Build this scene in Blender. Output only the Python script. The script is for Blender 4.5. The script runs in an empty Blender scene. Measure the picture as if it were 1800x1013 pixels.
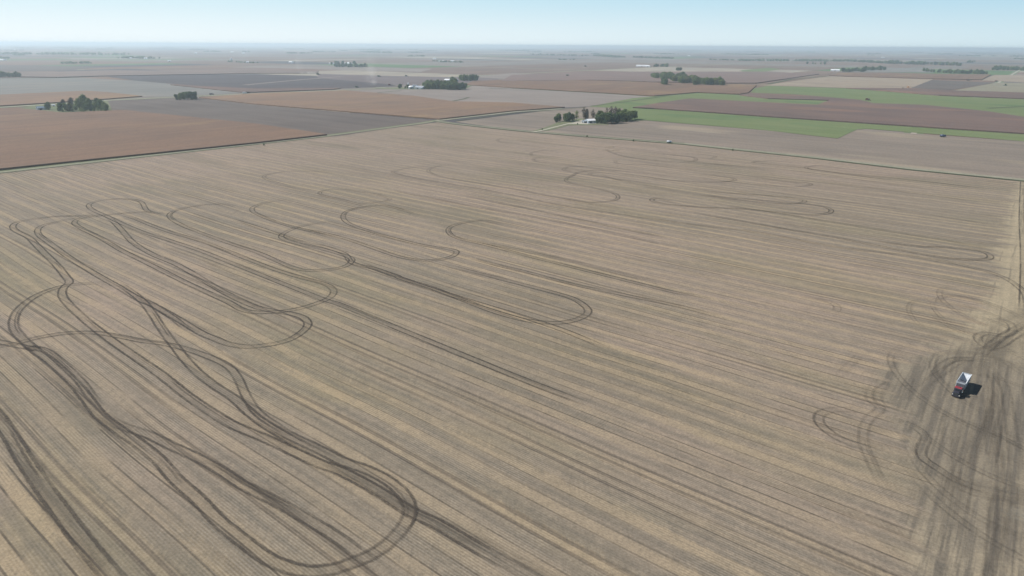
import bpy, bmesh, math, random
from mathutils import Vector, Matrix
R = math.radians
scene = bpy.context.scene
COL = scene.collection

# ------------------------------------------------------------------ camera
F, H = 1180.0, 110.0
TH, ROLL = math.atan((506.5 - 80) / F), R(0.35)
cd = bpy.data.cameras.new('camera'); cam = bpy.data.objects.new('camera', cd); COL.objects.link(cam)
cd.sensor_width = 36; cd.lens = 36 * F / 1800; cd.clip_start = 1; cd.clip_end = 200000
cam.location = (0, 0, H)
cam.rotation_euler = (Matrix.Rotation(math.pi / 2 - TH, 3, 'X') @ Matrix.Rotation(ROLL, 3, 'Z')).to_euler()
scene.camera = cam

# ------------------------------------------------------------------ sky, sun, exposure
SUN_AZ, SUN_EL = -75.0, 43.5          # azimuth clockwise from +Y
world = bpy.data.worlds.new('World'); scene.world = world; world.use_nodes = True
wn = world.node_tree
sky = wn.nodes.new('ShaderNodeTexSky'); sky.sky_type = 'NISHITA'; sky.sun_disc = False
sky.sun_elevation = R(SUN_EL); sky.sun_rotation = R(SUN_AZ)
sky.altitude = 300; sky.air_density = 1.0; sky.dust_density = 0.3; sky.ozone_density = 3.0
bg = wn.nodes['Background']; bg.inputs['Strength'].default_value = 0.05
# clear Nishita dome above, whitish band towards the horizon, brighter on the sun's side
def _w(ty, **k):
    o = wn.nodes.new(ty)
    for a, v in k.items(): setattr(o, a, v)
    return o
_tc = _w('ShaderNodeTexCoord'); _sx = _w('ShaderNodeSeparateXYZ'); wn.links.new(_tc.outputs['Generated'], _sx.inputs[0])
def _mr(src, a, b, sm='SMOOTHSTEP'):
    o = _w('ShaderNodeMapRange', interpolation_type=sm); wn.links.new(src, o.inputs[0]); o.inputs[1].default_value = a; o.inputs[2].default_value = b; return o.outputs[0]
def _mx(f, a, b):
    o = _w('ShaderNodeMix', data_type='RGBA'); wn.links.new(f, o.inputs[0])
    for v, i in ((a, 6), (b, 7)):
        if isinstance(v, tuple): o.inputs[i].default_value = v + (1,)
        else: wn.links.new(v, o.inputs[i])
    return o.outputs[2]
_dp = _w('ShaderNodeVectorMath', operation='DOT_PRODUCT'); wn.links.new(_tc.outputs['Generated'], _dp.inputs[0])
_dp.inputs[1].default_value = (math.sin(R(SUN_AZ)), math.cos(R(SUN_AZ)), 0)
_side = _mr(_dp.outputs['Value'], -0.40, 0.80, 'LINEAR')
SK = 1.20 / 0.05     # ramp colours are divided by the background strength
c10 = lambda *c: tuple(x * SK for x in c)
_hor = _mx(_side, c10(.425, .525, .565), c10(.590, .640, .655)); _top = _mx(_side, c10(.260, .430, .530), c10(.410, .555, .610))
_low = _mx(_mr(_sx.outputs[2], 0.0, 0.080), _hor, _top)
wn.links.new(_mx(_mr(_sx.outputs[2], 0.10, 0.45), _low, sky.outputs[0]), bg.inputs[0])
sl = bpy.data.lights.new('sun', 'SUN'); sl.energy = 5.0; sl.angle = R(0.5); sl.color = (1.0, 0.945, 0.875)
sun = bpy.data.objects.new('sun', sl); COL.objects.link(sun)
sd = Vector((math.sin(R(SUN_AZ)) * math.cos(R(SUN_EL)), math.cos(R(SUN_AZ)) * math.cos(R(SUN_EL)), math.sin(R(SUN_EL))))
sun.rotation_euler = sd.to_track_quat('Z', 'Y').to_euler()
vs = scene.view_settings
vs.view_transform = 'Standard'; vs.look = 'None'; vs.exposure = 0.38; vs.gamma = 1.0
scene.cycles.transparent_max_bounces = 24
scene.cycles.volume_bounces = 2

# ------------------------------------------------------------------ ground point under a photo pixel
def G(px, py, z=0.0):
    x = (px - 900) / F; y = -(py - 506.5) / F
    c, s = math.cos(ROLL), math.sin(ROLL)
    xr, yr = x * c - y * s, x * s + y * c
    d = (xr, math.cos(TH) + yr * math.sin(TH), -math.sin(TH) + yr * math.cos(TH))
    if d[2] > -0.0020: d = (d[0], d[1], -0.0020)
    t = (H - z) / -d[2]
    return Vector((d[0] * t, d[1] * t, z))

# ------------------------------------------------------------------ node helper
class NT:
    def __init__(s, name, blend=False):
        s.m = bpy.data.materials.new(name); s.m.use_nodes = True
        s.t = s.m.node_tree; s.b = s.t.nodes['Principled BSDF']; s.out = s.t.nodes['Material Output']
        s.b.inputs['Roughness'].default_value = 0.95
        s.b.inputs['Specular IOR Level'].default_value = 0.1
    def n(s, ty, **k):
        o = s.t.nodes.new(ty)
        for a, v in k.items(): setattr(o, a, v)
        return o
    def link(s, a, b):
        if isinstance(a, (int, float)): b.default_value = a
        elif isinstance(a, tuple): b.default_value = a if len(a) == len(b.default_value) else a + (1,)
        else: s.t.links.new(a, b)
    def math(s, op, a, b=0.0, c=0.0, clamp=False):
        o = s.n('ShaderNodeMath', operation=op); o.use_clamp = clamp
        s.link(a, o.inputs[0]); s.link(b, o.inputs[1]); s.link(c, o.inputs[2]); return o.outputs[0]
    def add(s, a, b): return s.math('ADD', a, b)
    def sub(s, a, b): return s.math('SUBTRACT', a, b)
    def mul(s, a, b): return s.math('MULTIPLY', a, b)
    def ss(s, v, lo, hi, a=0.0, b=1.0):
        o = s.n('ShaderNodeMapRange', interpolation_type='SMOOTHSTEP')
        s.link(v, o.inputs[0]); s.link(lo, o.inputs[1]); s.link(hi, o.inputs[2]); s.link(a, o.inputs[3]); s.link(b, o.inputs[4]); return o.outputs[0]
    def comb(s, x, y, z=0.0):
        o = s.n('ShaderNodeCombineXYZ'); s.link(x, o.inputs[0]); s.link(y, o.inputs[1]); s.link(z, o.inputs[2]); return o.outputs[0]
    def pos(s): return s.n('ShaderNodeNewGeometry').outputs['Position']
    def dot(s, v, d):
        o = s.n('ShaderNodeVectorMath', operation='DOT_PRODUCT'); s.link(v, o.inputs[0]); s.link(d, o.inputs[1]); return o.outputs['Value']
    def noise(s, v, scale, detail=2.0, rough=0.5, col=False, dist=0.0):
        o = s.n('ShaderNodeTexNoise'); s.link(v, o.inputs['Vector']); s.link(scale, o.inputs['Scale'])
        o.inputs['Detail'].default_value = detail; o.inputs['Roughness'].default_value = rough; o.inputs['Distortion'].default_value = dist
        return o.outputs['Color' if col else 'Fac']
    def white(s, v, vec=True):
        o = s.n('ShaderNodeTexWhiteNoise', noise_dimensions='3D' if vec else '1D')
        s.link(v, o.inputs['Vector' if vec else 'W']); return o.outputs['Value']
    def mix(s, f, a, b, blend='MIX'):
        o = s.n('ShaderNodeMix', data_type='RGBA', blend_type=blend)
        s.link(f, o.inputs[0]); s.link(a, o.inputs[6]); s.link(b, o.inputs[7]); return o.outputs[2]
    def ramp(s, f, stops, const=False):
        o = s.n('ShaderNodeValToRGB'); cr = o.color_ramp
        if const: cr.interpolation = 'CONSTANT'
        while len(cr.elements) < len(stops): cr.elements.new(1)
        for e, (p, c) in zip(cr.elements, stops): e.position = p; e.color = c + (1,)
        s.link(f, o.inputs[0]); return o.outputs[0]
    def base(s, c): s.link(c, s.b.inputs['Base Color']); return s.m

ROW_AZ, HEAD_AZ = 129.3, 37.2
def dirv(az): return (math.sin(R(az)), math.cos(R(az)), 0.0)
ROW, PERP, HEAD, HPERP = dirv(ROW_AZ), dirv(ROW_AZ - 90), dirv(HEAD_AZ), dirv(HEAD_AZ + 90)

# albedo palette
STRAW = (0.322, 0.252, 0.162); GREY = (0.210, 0.176, 0.134); OLIVE = (0.196, 0.170, 0.100)
PINK = (0.262, 0.206, 0.160); MUD = (0.085, 0.072, 0.060); LIGHT = (0.33, 0.275, 0.205)

def mat_main_field():
    t = NT('bean_stubble')
    P = t.pos()
    s_ = t.dot(P, ROW); p0 = t.dot(P, PERP)
    big = t.noise(P, 0.0035, 2)
    warp = t.mul(t.sub(t.noise(P, 0.006, 1), 0.5), 7.0)
    fe = t.mul(t.sub(t.noise(t.comb(t.mul(s_, 0.35), t.mul(p0, 0.12)), 1.0, 2, 0.6), 0.5), 1.1)   # feathered edges
    p = t.add(p0, warp)
    W = 9.3
    q = t.math('DIVIDE', p, W)
    idn = t.math('FLOOR', q); f = t.math('FRACT', q)
    r1 = t.white(idn, False); r2 = t.white(t.add(idn, 57.3), False); r3 = t.white(t.add(idn, 131.7), False)
    fj = t.add(t.sub(f, 0.5), t.mul(t.sub(r1, 0.5), 0.16))            # windrow centre jitter
    fine0 = t.noise(t.comb(t.mul(t.add(s_, t.mul(p0, 0.9)), 0.55), t.mul(p0, 0.05)), 1.0, 3, 0.7)
    ff = t.add(fj, t.mul(t.sub(fine0, 0.5), 0.30))
    af = t.math('ABSOLUTE', ff)
    along = t.noise(t.comb(t.mul(s_, 0.012), t.mul(idn, 3.7)), 1.0, 3, 0.6)   # patchiness along each pass
    straw = t.mul(t.ss(af, 0.16, 0.28, 1.0, 0.0), t.ss(along, 0.32, 0.62, 0.45, 1.0))
    straw = t.mul(straw, t.add(0.45, t.mul(r2, 0.55)))
    # wheel lines either side of the windrow
    wl = t.ss(t.math('ABSOLUTE', t.sub(t.math('ABSOLUTE', fj), 0.215)), 0.012, 0.045, 1.0, 0.0)
    wl = t.mul(wl, t.mul(t.ss(t.noise(t.comb(t.mul(s_, 0.03), t.mul(idn, 2.3), t.math('SIGN', fj)), 1.0, 3, 0.6), 0.34, 0.56), t.add(0.45, t.mul(r3, 0.5))))
    # dusky bands
    streak = t.noise(t.comb(t.mul(s_, 0.010), t.mul(p, 0.26)), 1.0, 4, 0.6)
    fine = t.noise(t.comb(t.mul(t.add(s_, t.mul(p0, 0.9)), 0.55), t.mul(p0, 0.05)), 1.0, 3, 0.7)     # slanting feathers of chaff
    hpx = t.dot(P, HPERP); tip = t.ss(hpx, HEAD0 - 55.0, HEAD0 - 5.0)
    dusk = t.mul(t.ss(t.add(streak, t.mul(t.sub(fine, 0.5), 0.34)), 0.51, 0.62), 0.42)
    e0 = t.math('ABSOLUTE', t.sub(t.math('FRACT', t.add(t.add(q, 0.5), t.add(t.mul(t.sub(fine, 0.5), 0.34), t.mul(t.sub(t.noise(t.comb(t.mul(s_, 0.05), t.mul(idn, 1.3)), 1.0, 2), 0.5), 0.12)))), 0.5))
    dk2 = t.mul(t.ss(e0, 0.04, t.add(0.13, t.mul(r3, 0.10)), 1.0, 0.0), t.ss(t.add(t.noise(t.comb(t.mul(s_, 0.016), t.mul(idn, 5.1)), 1.0, 3, 0.6), t.mul(tip, 0.08)), 0.38, 0.60, 0.10, 0.62))
    dusk = t.math('MAXIMUM', dusk, dk2)
    # soil patches: warm pinkish / olive / grey
    n2 = t.noise(P, 0.010, 4, 0.6); n3 = t.noise(t.comb(t.mul(s_, 0.006), t.mul(p0, 0.02)), 1.0, 3, 0.6)
    c = t.mix(t.ss(big, 0.40, 0.60), GREY, PINK)
    c = t.mix(t.mul(t.ss(n3, 0.46, 0.66), 0.50), c, OLIVE)
    c = t.mix(t.mul(t.ss(n2, 0.5, 0.75), 0.5), c, (0.205, 0.172, 0.128))
    far = t.ss(t.dot(P, (0, 1, 0)), 330.0, 780.0)  # painted haze: far end of the field pinker and paler, windrows fainter
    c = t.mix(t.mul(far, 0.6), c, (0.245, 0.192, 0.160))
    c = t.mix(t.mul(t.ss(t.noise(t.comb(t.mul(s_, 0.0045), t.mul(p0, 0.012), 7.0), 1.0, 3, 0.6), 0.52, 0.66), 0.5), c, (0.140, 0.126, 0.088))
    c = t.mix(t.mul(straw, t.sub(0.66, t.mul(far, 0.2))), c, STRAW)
    c = t.mix(t.mul(dusk, 0.82), c, (0.106, 0.097, 0.082))
    c = t.mix(wl, c, (0.070, 0.058, 0.046))
    # a few passes driven twice: darker twin wheel lines
    twin = t.ss(t.math('ABSOLUTE', t.sub(t.math('ABSOLUTE', t.sub(f, 0.5)), 0.16)), 0.04, 0.09, 1.0, 0.0)
    sel = t.ss(t.noise(t.comb(t.mul(s_, 0.0035), t.mul(idn, 7.7)), 1.0, 2, 0.5), 0.53, 0.60)
    c = t.mix(t.mul(twin, t.mul(sel, 0.60)), c, (0.085, 0.070, 0.058))
    # planted rows 0.76 m apart
    rows = t.math('SINE', t.mul(t.add(p0, t.mul(warp, 0.3)), 2 * math.pi / 0.76))
    rowm = t.ss(t.noise(P, 0.03, 3, 0.6), 0.42, 0.62, 0.25, 1.0)
    c = t.mix(t.mul(t.ss(rows, 0.0, 1.0), t.mul(rowm, 0.20)), c, (0.34, 0.31, 0.26))
    c = t.mix(t.mul(t.ss(rows, 0.0, -1.0), t.mul(rowm, 0.26)), c, (0.07, 0.062, 0.045))
    # headland along the right-hand edge, driven in the other direction
    hp = t.dot(P, HPERP); hs = t.dot(P, HEAD)
    edge = t.add(t.add(hp, t.mul(t.sub(t.noise(P, 0.02, 3, 0.7), 0.5), 18.0)), t.mul(t.sub(t.noise(t.comb(t.mul(s_, .02), t.mul(p0, .16)), 1.0, 2), 0.5), 26.0))
    H0 = HEAD0
    # bulge of the worked ground around the truck
    bx = t.math('POWER', t.math('DIVIDE', t.sub(hs, HS_TRUCK - 8.0), 48.0), 2.0)
    bul = t.mul(t.math('EXPONENT', t.mul(bx, -1.0)), 24.0)
    hm = t.ss(t.add(edge, bul), H0 - 4.0, H0 + 6.0)
    hst = t.noise(t.comb(t.mul(hs, 0.018), t.mul(hp, 0.42)), 1.0, 4, 0.62)
    hn = t.noise(P, 0.03, 4, 0.65)
    hc = t.mix(t.ss(hst, 0.38, 0.60), (0.128, 0.112, 0.090), (0.295, 0.248, 0.176))
    hc = t.mix(t.mul(t.ss(t.add(hn, t.mul(bul, 0.010)), 0.42, 0.66), 0.50), hc, (0.132, 0.116, 0.095))
    hc = t.mix(t.mul(t.ss(edge, H0 + 14.0, H0 + 36.0, 1.0, 0.0), t.ss(hs, HS_TRUCK + 5.0, HS_TRUCK + 90.0, 0.1, 0.75)), hc, (0.310, 0.262, 0.180))
    hline = t.ss(t.math('ABSOLUTE', t.sub(t.math('FRACT', t.mul(t.add(hp, t.mul(t.noise(P, 0.02, 1), 4.0)), 0.19)), 0.5)), 0.03, 0.12, 1.0, 0.0)
    hc = t.mix(t.mul(hline, t.ss(t.noise(t.comb(t.mul(hs, .03), t.mul(hp, .2)), 1.0, 2), 0.45, 0.6, 0.0, 0.35)), hc, (0.07, 0.062, 0.052))
    hc = t.mix(t.mul(t.ss(hs, HS_TRUCK + 15.0, HS_TRUCK + 75.0, 1.0, 0.0), 0.85), hc, t.mix(1.0, hc, (0.84, 0.85, 0.88), 'MULTIPLY'))
    c = t.mix(hm, c, hc)
    # grain
    g = t.noise(P, 1.3, 4, 0.8); g2 = t.noise(P, 0.22, 3, 0.7)
    c = t.mix(1.0, c, t.ramp(g, [(0.25, (0.68, 0.68, 0.68)), (0.75, (1.32, 1.32, 1.32))]), 'MULTIPLY')
    c = t.mix(1.0, c, t.ramp(g2, [(0.25, (0.86, 0.87, 0.88)), (0.75, (1.13, 1.12, 1.10))]), 'MULTIPLY')
    return t.base(c)

HT = G(1742, 500); HEAD0 = HT.x * HPERP[0] + HT.y * HPERP[1]
TK = G(1685, 690); HS_TRUCK = TK.x * HEAD[0] + TK.y * HEAD[1]

def mat_field(name, a, b, az=HEAD_AZ, stripe=0.25, patch=0.5, third=None, sc=1.0):
    """a crop surface: two tones in streaks along the working direction plus soft soil patches"""
    t = NT(name); P = t.pos()
    d, e = dirv(az), dirv(az - 90)
    u, v = t.dot(P, d), t.dot(P, e)
    st = t.noise(t.comb(t.mul(u, 0.004 * sc), t.mul(v, 0.07 * sc)), 1.0, 4, 0.7)
    pt = t.noise(P, 0.006 * sc, 4, 0.6)
    c = t.mix(t.ss(t.add(t.mul(st, stripe * 2), t.mul(pt, patch * 2)), 0.35 * (stripe + patch) * 2, 0.65 * (stripe + patch) * 2), a, b)
    if third: c = t.mix(t.mul(t.ss(t.noise(t.comb(t.mul(u, 0.0035), t.mul(v, 0.009)), 1.0, 3, 0.6), 0.54, 0.68), 0.8), c, third)
    pw = t.add(v, t.mul(t.sub(t.noise(P, 0.005, 1), 0.5), 8.0))
    rn = t.white(t.math('FLOOR', t.math('DIVIDE', pw, 11.0)), False)
    rn = t.mul(rn, t.ss(t.noise(t.comb(t.mul(u, 0.004), t.mul(v, 0.02)), 1.0, 2), 0.3, 0.7))
    c = t.mix(t.mul(rn, 0.45), c, t.mix(1.0, c, (0.68, 0.69, 0.70), 'MULTIPLY'))
    g = t.noise(P, 0.35, 3, 0.75)
    c = t.mix(1.0, c, t.ramp(g, [(0.25, (0.80, 0.80, 0.80)), (0.75, (1.2, 1.2, 1.2))]), 'MULTIPLY')
    return t.base(c)

def mat_patchwork():
    t = NT('distant_farmland'); P = t.pos()
    u, v = t.dot(P, HEAD), t.dot(P, HPERP)
    u = t.add(u, 310.0); v = t.add(v, 130.0)
    su, sv = t.math('DIVIDE', u, 805.0), t.math('DIVIDE', v, 805.0)
    iu, iv = t.math('FLOOR', su), t.math('FLOOR', sv)
    r = t.white(t.comb(iu, iv, 3.0)); r2 = t.white(t.comb(iu, iv, 9.0))
    horiz = t.math('GREATER_THAN', r, 0.5)
    n = t.add(1.0, t.math('FLOOR', t.mul(r2, 3.0)))
    fu = t.math('FLOOR', t.mul(t.math('FRACT', su), n)); fv = t.math('FLOOR', t.mul(t.math('FRACT', sv), n))
    sub = t.add(t.mul(horiz, fu), t.mul(t.sub(1.0, horiz), fv))
    rr = t.white(t.comb(iu, iv, t.add(sub, 20.0)))
    corn, stub, till, pale, green = (0.150, 0.108, 0.086), (0.168, 0.146, 0.128), (0.070, 0.066, 0.072), (0.26, 0.23, 0.185), (0.085, 0.135, 0.055)
    c = t.ramp(rr, [(0.0, corn), (0.36, stub), (0.62, (0.160, 0.105, 0.080)), (0.74, till), (0.86, pale), (0.94, green)], True)
    st = t.noise(t.comb(t.mul(u, 0.002), t.mul(v, 0.01)), 1.0, 4, 0.6)
    c = t.mix(1.0, c, t.ramp(st, [(0.3, (0.78, 0.8, 0.82)), (0.7, (1.2, 1.18, 1.15))]), 'MULTIPLY')
    # section roads and grass verges every mile, thin dark field margins
    def line(x, per, w):
        return t.math('LESS_THAN', t.math('ABSOLUTE', t.sub(t.math('FRACT', t.add(t.math('DIVIDE', x, per), 0.5)), 0.5)), w / per)
    mg = t.math('MAXIMUM', line(u, 805.0, 3.0), line(v, 805.0, 3.0))
    c = t.mix(t.mul(mg, 0.6), c, (0.06, 0.07, 0.045))
    ro = t.math('MAXIMUM', line(u, 1610.0, 12.0), line(v, 1610.0, 12.0))
    c = t.mix(ro, c, (0.13, 0.16, 0.09))
    ro = t.math('MAXIMUM', line(u, 1610.0, 3.5), line(v, 1610.0, 3.5))
    c = t.mix(ro, c, (0.36, 0.33, 0.28))
    return t.base(c)

def simple(name, c, rough=0.6, metal=0.0, var=0.12, sc=1.5, spec=0.4):
    t = NT(name); P = t.n('ShaderNodeTexCoord').outputs['Object']
    n = t.noise(P, sc, 3, 0.6)
    lo = tuple(max(0, x * (1 - var)) for x in c); hi = tuple(min(1, x * (1 + var)) for x in c)
    t.b.inputs['Roughness'].default_value = rough; t.b.inputs['Metallic'].default_value = metal
    t.b.inputs['Specular IOR Level'].default_value = spec
    return t.base(t.ramp(n, [(0.3, lo), (0.7, hi)]))

# ------------------------------------------------------------------ object helpers
def link_mesh(name, verts, faces, mat, parent=None, uvs=None, smooth=False):
    me = bpy.data.meshes.new(name); me.from_pydata([tuple(v) for v in verts], [], faces)
    if uvs:
        ul = me.uv_layers.new(name='UVMap'); k = 0
        for f in faces:
            for vi in f: ul.data[k].uv = uvs[vi]; k += 1
    me.materials.append(mat)
    if smooth:
        for p in me.polygons: p.use_smooth = True
    me.update()
    o = bpy.data.objects.new(name, me); COL.objects.link(o)
    if parent: o.parent = parent
    return o

def structure(o): o['kind'] = 'structure'; return o
def tag(o, label, cat, group=None, kind=None):
    o['label'] = label; o['category'] = cat
    if group: o['group'] = group
    if kind: o['kind'] = kind
    return o
def empty(name, loc, rz=0.0, sc=1.0):
    o = bpy.data.objects.new(name, None); COL.objects.link(o); o.location = loc; o.rotation_euler = (0, 0, rz); o.scale = (sc, sc, sc)
    o.empty_display_size = 0.5
    return o
def copy_tree(o, parent=None):
    c = o.copy(); COL.objects.link(c); c.parent = parent
    for ch in list(CH.get(o.name, [])): copy_tree(ch, c)
    return c
CH = {}
def reg(o):
    if o.parent: CH.setdefault(o.parent.name, []).append(o)
    return o

class MB:
    """collects boxes, tubes and prisms and links them as one mesh"""
    def __init__(s): s.bm = bmesh.new()
    def box(s, c, d, rz=0.0, top=None, bev=0.0):
        x, y, z = d[0] / 2, d[1] / 2, d[2] / 2
        tx, ty = (x, y) if top is None else (top[0] / 2, top[1] / 2)
        vs_ = [(-x, -y, -z), (x, -y, -z), (x, y, -z), (-x, y, -z), (-tx, -ty, z), (tx, -ty, z), (tx, ty, z), (-tx, ty, z)]
        M = Matrix.Translation(c) @ Matrix.Rotation(rz, 4, 'Z')
        b = [s.bm.verts.new(M @ Vector(v)) for v in vs_]
        fs = [s.bm.faces.new([b[i] for i in q]) for q in ((3, 2, 1, 0), (4, 5, 6, 7), (0, 1, 5, 4), (1, 2, 6, 5), (2, 3, 7, 6), (3, 0, 4, 7))]
        if bev > 0:
            es = list({e for f in fs for e in f.edges})
            bmesh.ops.bevel(s.bm, geom=es, offset=bev, segments=2, affect='EDGES', profile=0.6)
        return s
    def cyl(s, a, b, r0, r1=None, n=16, caps=True):
        a, b = Vector(a), Vector(b); r1 = r0 if r1 is None else r1
        q = (b - a).to_track_quat('Z', 'Y')
        A = [s.bm.verts.new(a + q @ Vector((math.cos(2 * math.pi * i / n) * r0, math.sin(2 * math.pi * i / n) * r0, 0))) for i in range(n)]
        B = [s.bm.verts.new(b + q @ Vector((math.cos(2 * math.pi * i / n) * r1, math.sin(2 * math.pi * i / n) * r1, 0))) for i in range(n)]
        for i in range(n): s.bm.faces.new((A[i], A[(i + 1) % n], B[(i + 1) % n], B[i]))
        if caps: s.bm.faces.new(A[::-1]); s.bm.faces.new(B)
        return s
    def prism(s, prof, y0, y1):
        """profile in x,z extruded along y"""
        A = [s.bm.verts.new((x, y0, z)) for x, z in prof]; B = [s.bm.verts.new((x, y1, z)) for x, z in prof]
        n = len(prof)
        for i in range(n): s.bm.faces.new((A[i], A[(i + 1) % n], B[(i + 1) % n], B[i]))
        s.bm.faces.new(A[::-1]); s.bm.faces.new(B); return s
    def face(s, pts): s.bm.faces.new([s.bm.verts.new(p) for p in pts]); return s
    def build(s, name, mat, parent=None, smooth=False):
        bmesh.ops.recalc_face_normals(s.bm, faces=s.bm.faces)
        me = bpy.data.meshes.new(name); s.bm.to_mesh(me); s.bm.free(); me.materials.append(mat)
        if smooth:
            for p in me.polygons: p.use_smooth = True
        o = bpy.data.objects.new(name, me); COL.objects.link(o)
        if parent: o.parent = parent; reg(o)
        return o

# ------------------------------------------------------------------ the ground
M_PATCH = mat_patchwork()
rad, n = 46000.0, 96
gv = [(0, 0, 0)] + [(math.cos(2 * math.pi * i / n) * rad, math.sin(2 * math.pi * i / n) * rad, 0) for i in range(n)]
structure(link_mesh('ground', gv, [(0, 1 + i, 1 + (i + 1) % n) for i in range(n)], M_PATCH))

def sheet(name, px, mat, z, kind=True):
    pts = [G(x, y) for x, y in px]
    o = link_mesh(name, [(p.x, p.y, z) for p in pts], [tuple(range(len(pts)))], mat)
    if sum(a.x * b.y - b.x * a.y for a, b in zip(pts, pts[1:] + pts[:1])) < 0: o.data.flip_normals()
    return structure(o)

def smooth_poly(px, jit=0.0): return px

def slab(name, px, mat, h, z=0.0, seg=25.0, rnd=0.35):
    """standing crop: a raised block with a slightly ragged edge"""
    rng = random.Random(len(px) * 7 + int(px[0][0]))
    P = [G(x, y) for x, y in px]; pts = []
    for a, b in zip(P, P[1:] + P[:1]):
        L = (b - a).length; k = max(1, min(60, int(L / seg)))
        for i in range(k): pts.append(a.lerp(b, i / k) + Vector((rng.uniform(-rnd, rnd), rng.uniform(-rnd, rnd), 0)))
    if sum(a.x * b.y - b.x * a.y for a, b in zip(pts, pts[1:] + pts[:1])) < 0: pts.reverse()
    n = len(pts)
    V = [(p.x, p.y, z - 0.5) for p in pts] + [(p.x, p.y, z + h) for p in pts]
    Fc = [tuple(range(n, 2 * n))] + [(i, (i + 1) % n, n + (i + 1) % n, n + i) for i in range(n)]
    return structure(link_mesh(name, V, Fc, mat))

M_CORN = mat_field('ripe_corn', (0.182, 0.116, 0.078), (0.136, 0.092, 0.069), HEAD_AZ, 0.6, 0.6, (0.208, 0.144, 0.086))
M_CORN2 = mat_field('golden_corn', (0.205, 0.134, 0.090), (0.158, 0.112, 0.084), HEAD_AZ, 0.5, 0.6, (0.225, 0.155, 0.092))
M_CORN3 = mat_field('dark_ripe_corn', (0.155, 0.106, 0.088), (0.108, 0.080, 0.072), ROW_AZ, 0.5, 0.6, (0.185, 0.115, 0.085))
M_STUB = mat_field('pale_stubble', (0.215, 0.178, 0.145), (0.165, 0.142, 0.120), ROW_AZ, 0.6, 0.4, (0.260, 0.220, 0.165))
M_STUB2 = mat_field('grey_stubble', (0.225, 0.195, 0.172), (0.185, 0.160, 0.145), ROW_AZ, 0.5, 0.4)
M_STUB3 = mat_field('bluish_stubble', (0.180, 0.175, 0.160), (0.150, 0.148, 0.138), HEAD_AZ, 0.5, 0.4, (0.21, 0.19, 0.165))
M_STREAK = mat_field('streaked_stubble', (0.33, 0.27, 0.20), (0.185, 0.150, 0.120), ROW_AZ, 1.2, 0.3, sc=1.0)
M_TILL = mat_field('tilled_soil', (0.098, 0.082, 0.074), (0.128, 0.108, 0.096), ROW_AZ, 0.4, 0.5)
M_TILL2 = mat_field('dark_tilled_soil', (0.066, 0.058, 0.062), (0.086, 0.074, 0.076), HEAD_AZ, 0.4, 0.5)
M_PAST = mat_field('green_pasture', (0.112, 0.150, 0.062), (0.145, 0.172, 0.080), ROW_AZ, 0.8, 0.6, (0.085, 0.135, 0.058))
M_GRASS = mat_field('verge_grass', (0.105, 0.135, 0.065), (0.17, 0.165, 0.105), HEAD_AZ, 0.3, 0.8)
M_DITCH = mat_field('dark_ditch_grass', (0.050, 0.066, 0.034), (0.085, 0.095, 0.055), HEAD_AZ, 0.3, 0.8)
M_LANE = mat_field('gravel_lane', (0.40, 0.37, 0.31), (0.31, 0.30, 0.24), HEAD_AZ, 0.3, 0.6)
M_LANEG = mat_field('grassy_lane', (0.24, 0.225, 0.175), (0.185, 0.185, 0.135), HEAD_AZ, 0.4, 0.6)

# main field
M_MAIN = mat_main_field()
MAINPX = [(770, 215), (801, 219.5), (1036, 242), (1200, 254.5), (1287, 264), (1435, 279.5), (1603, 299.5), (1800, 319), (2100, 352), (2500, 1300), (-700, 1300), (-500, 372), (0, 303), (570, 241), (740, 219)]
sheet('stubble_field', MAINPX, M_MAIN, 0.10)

zc = [0.10]
def fld(name, px, mat): zc[0] += 0.02; return sheet(name, px, mat, zc[0])

# flat fields (photo outline laid on the ground)
fld('bean_field', [(-150, 140), (0, 138), (137, 137), (237, 142), (287, 146.5), (425, 164), (300, 170), (237, 170), (150, 160.5), (0, 167), (-150, 172)], M_STUB3)
fld('bean_field', [(612, 159), (700, 157), (825, 150.5), (900, 155), (1150, 170), (1040, 187), (992, 189.5), (900, 182), (795, 179.5), (725, 169.5)], M_STUB2)
fld('bean_field', [(800, 214.5), (992, 191), (1040, 187.5), (1110, 190), (1060, 214), (990, 221), (928, 232)], M_STUB)
fld('bean_field', [(938, 233.5), (990, 221.5), (1060, 214), (1135, 212.5), (1350, 230), (1472, 244.5), (1507, 228), (1800, 249), (1950, 262), (2150, 356), (1800, 317), (1603, 297), (1435, 277), (1200, 252)], M_STUB)
fld('tilled_field', [(190, 177.5), (300, 173), (350, 172.5), (450, 185), (762, 211.5), (745, 217), (590, 240.5), (572, 239.5), (450, 220), (220, 196), (190, 192)], M_TILL)
fld('tilled_field', [(187, 135), (300, 132), (450, 130.5), (557, 134), (560, 137), (660, 141), (700, 152), (612, 155.5), (450, 158.5), (287, 146.5), (237, 142)], M_TILL2)
fld('tilled_field', [(87, 125), (225, 121), (270, 123.5), (287, 124.5), (125, 127.5)], M_TILL2)
fld('tilled_field', [(-100, 114), (0, 114), (100, 116), (180, 118.5), (110, 125), (0, 126), (-100, 126)], M_TILL)
fld('tilled_field', [(557, 130), (660, 133), (880, 138), (870, 143), (790, 147), (700, 150), (560, 137.5)], mat_field('dusty_tilled_soil', (0.15, 0.122, 0.118), (0.12, 0.10, 0.10), ROW_AZ, .5, .4))
fld('pasture', [(1350, 151), (1487, 155.5), (1650, 169), (1800, 175), (2000, 183), (2000, 232), (1800, 207), (1737, 197), (1625, 185.5), (1535, 182.5), (1512, 176.5), (1450, 171), (1320, 163), (1325, 156)], M_PAST)
fld('pasture', [(1035, 188), (1112, 173), (1227, 163.8), (1300, 167.5), (1350, 174), (1457, 177), (1437, 186), (1212, 176), (1112, 191.5)], M_PAST)
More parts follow.
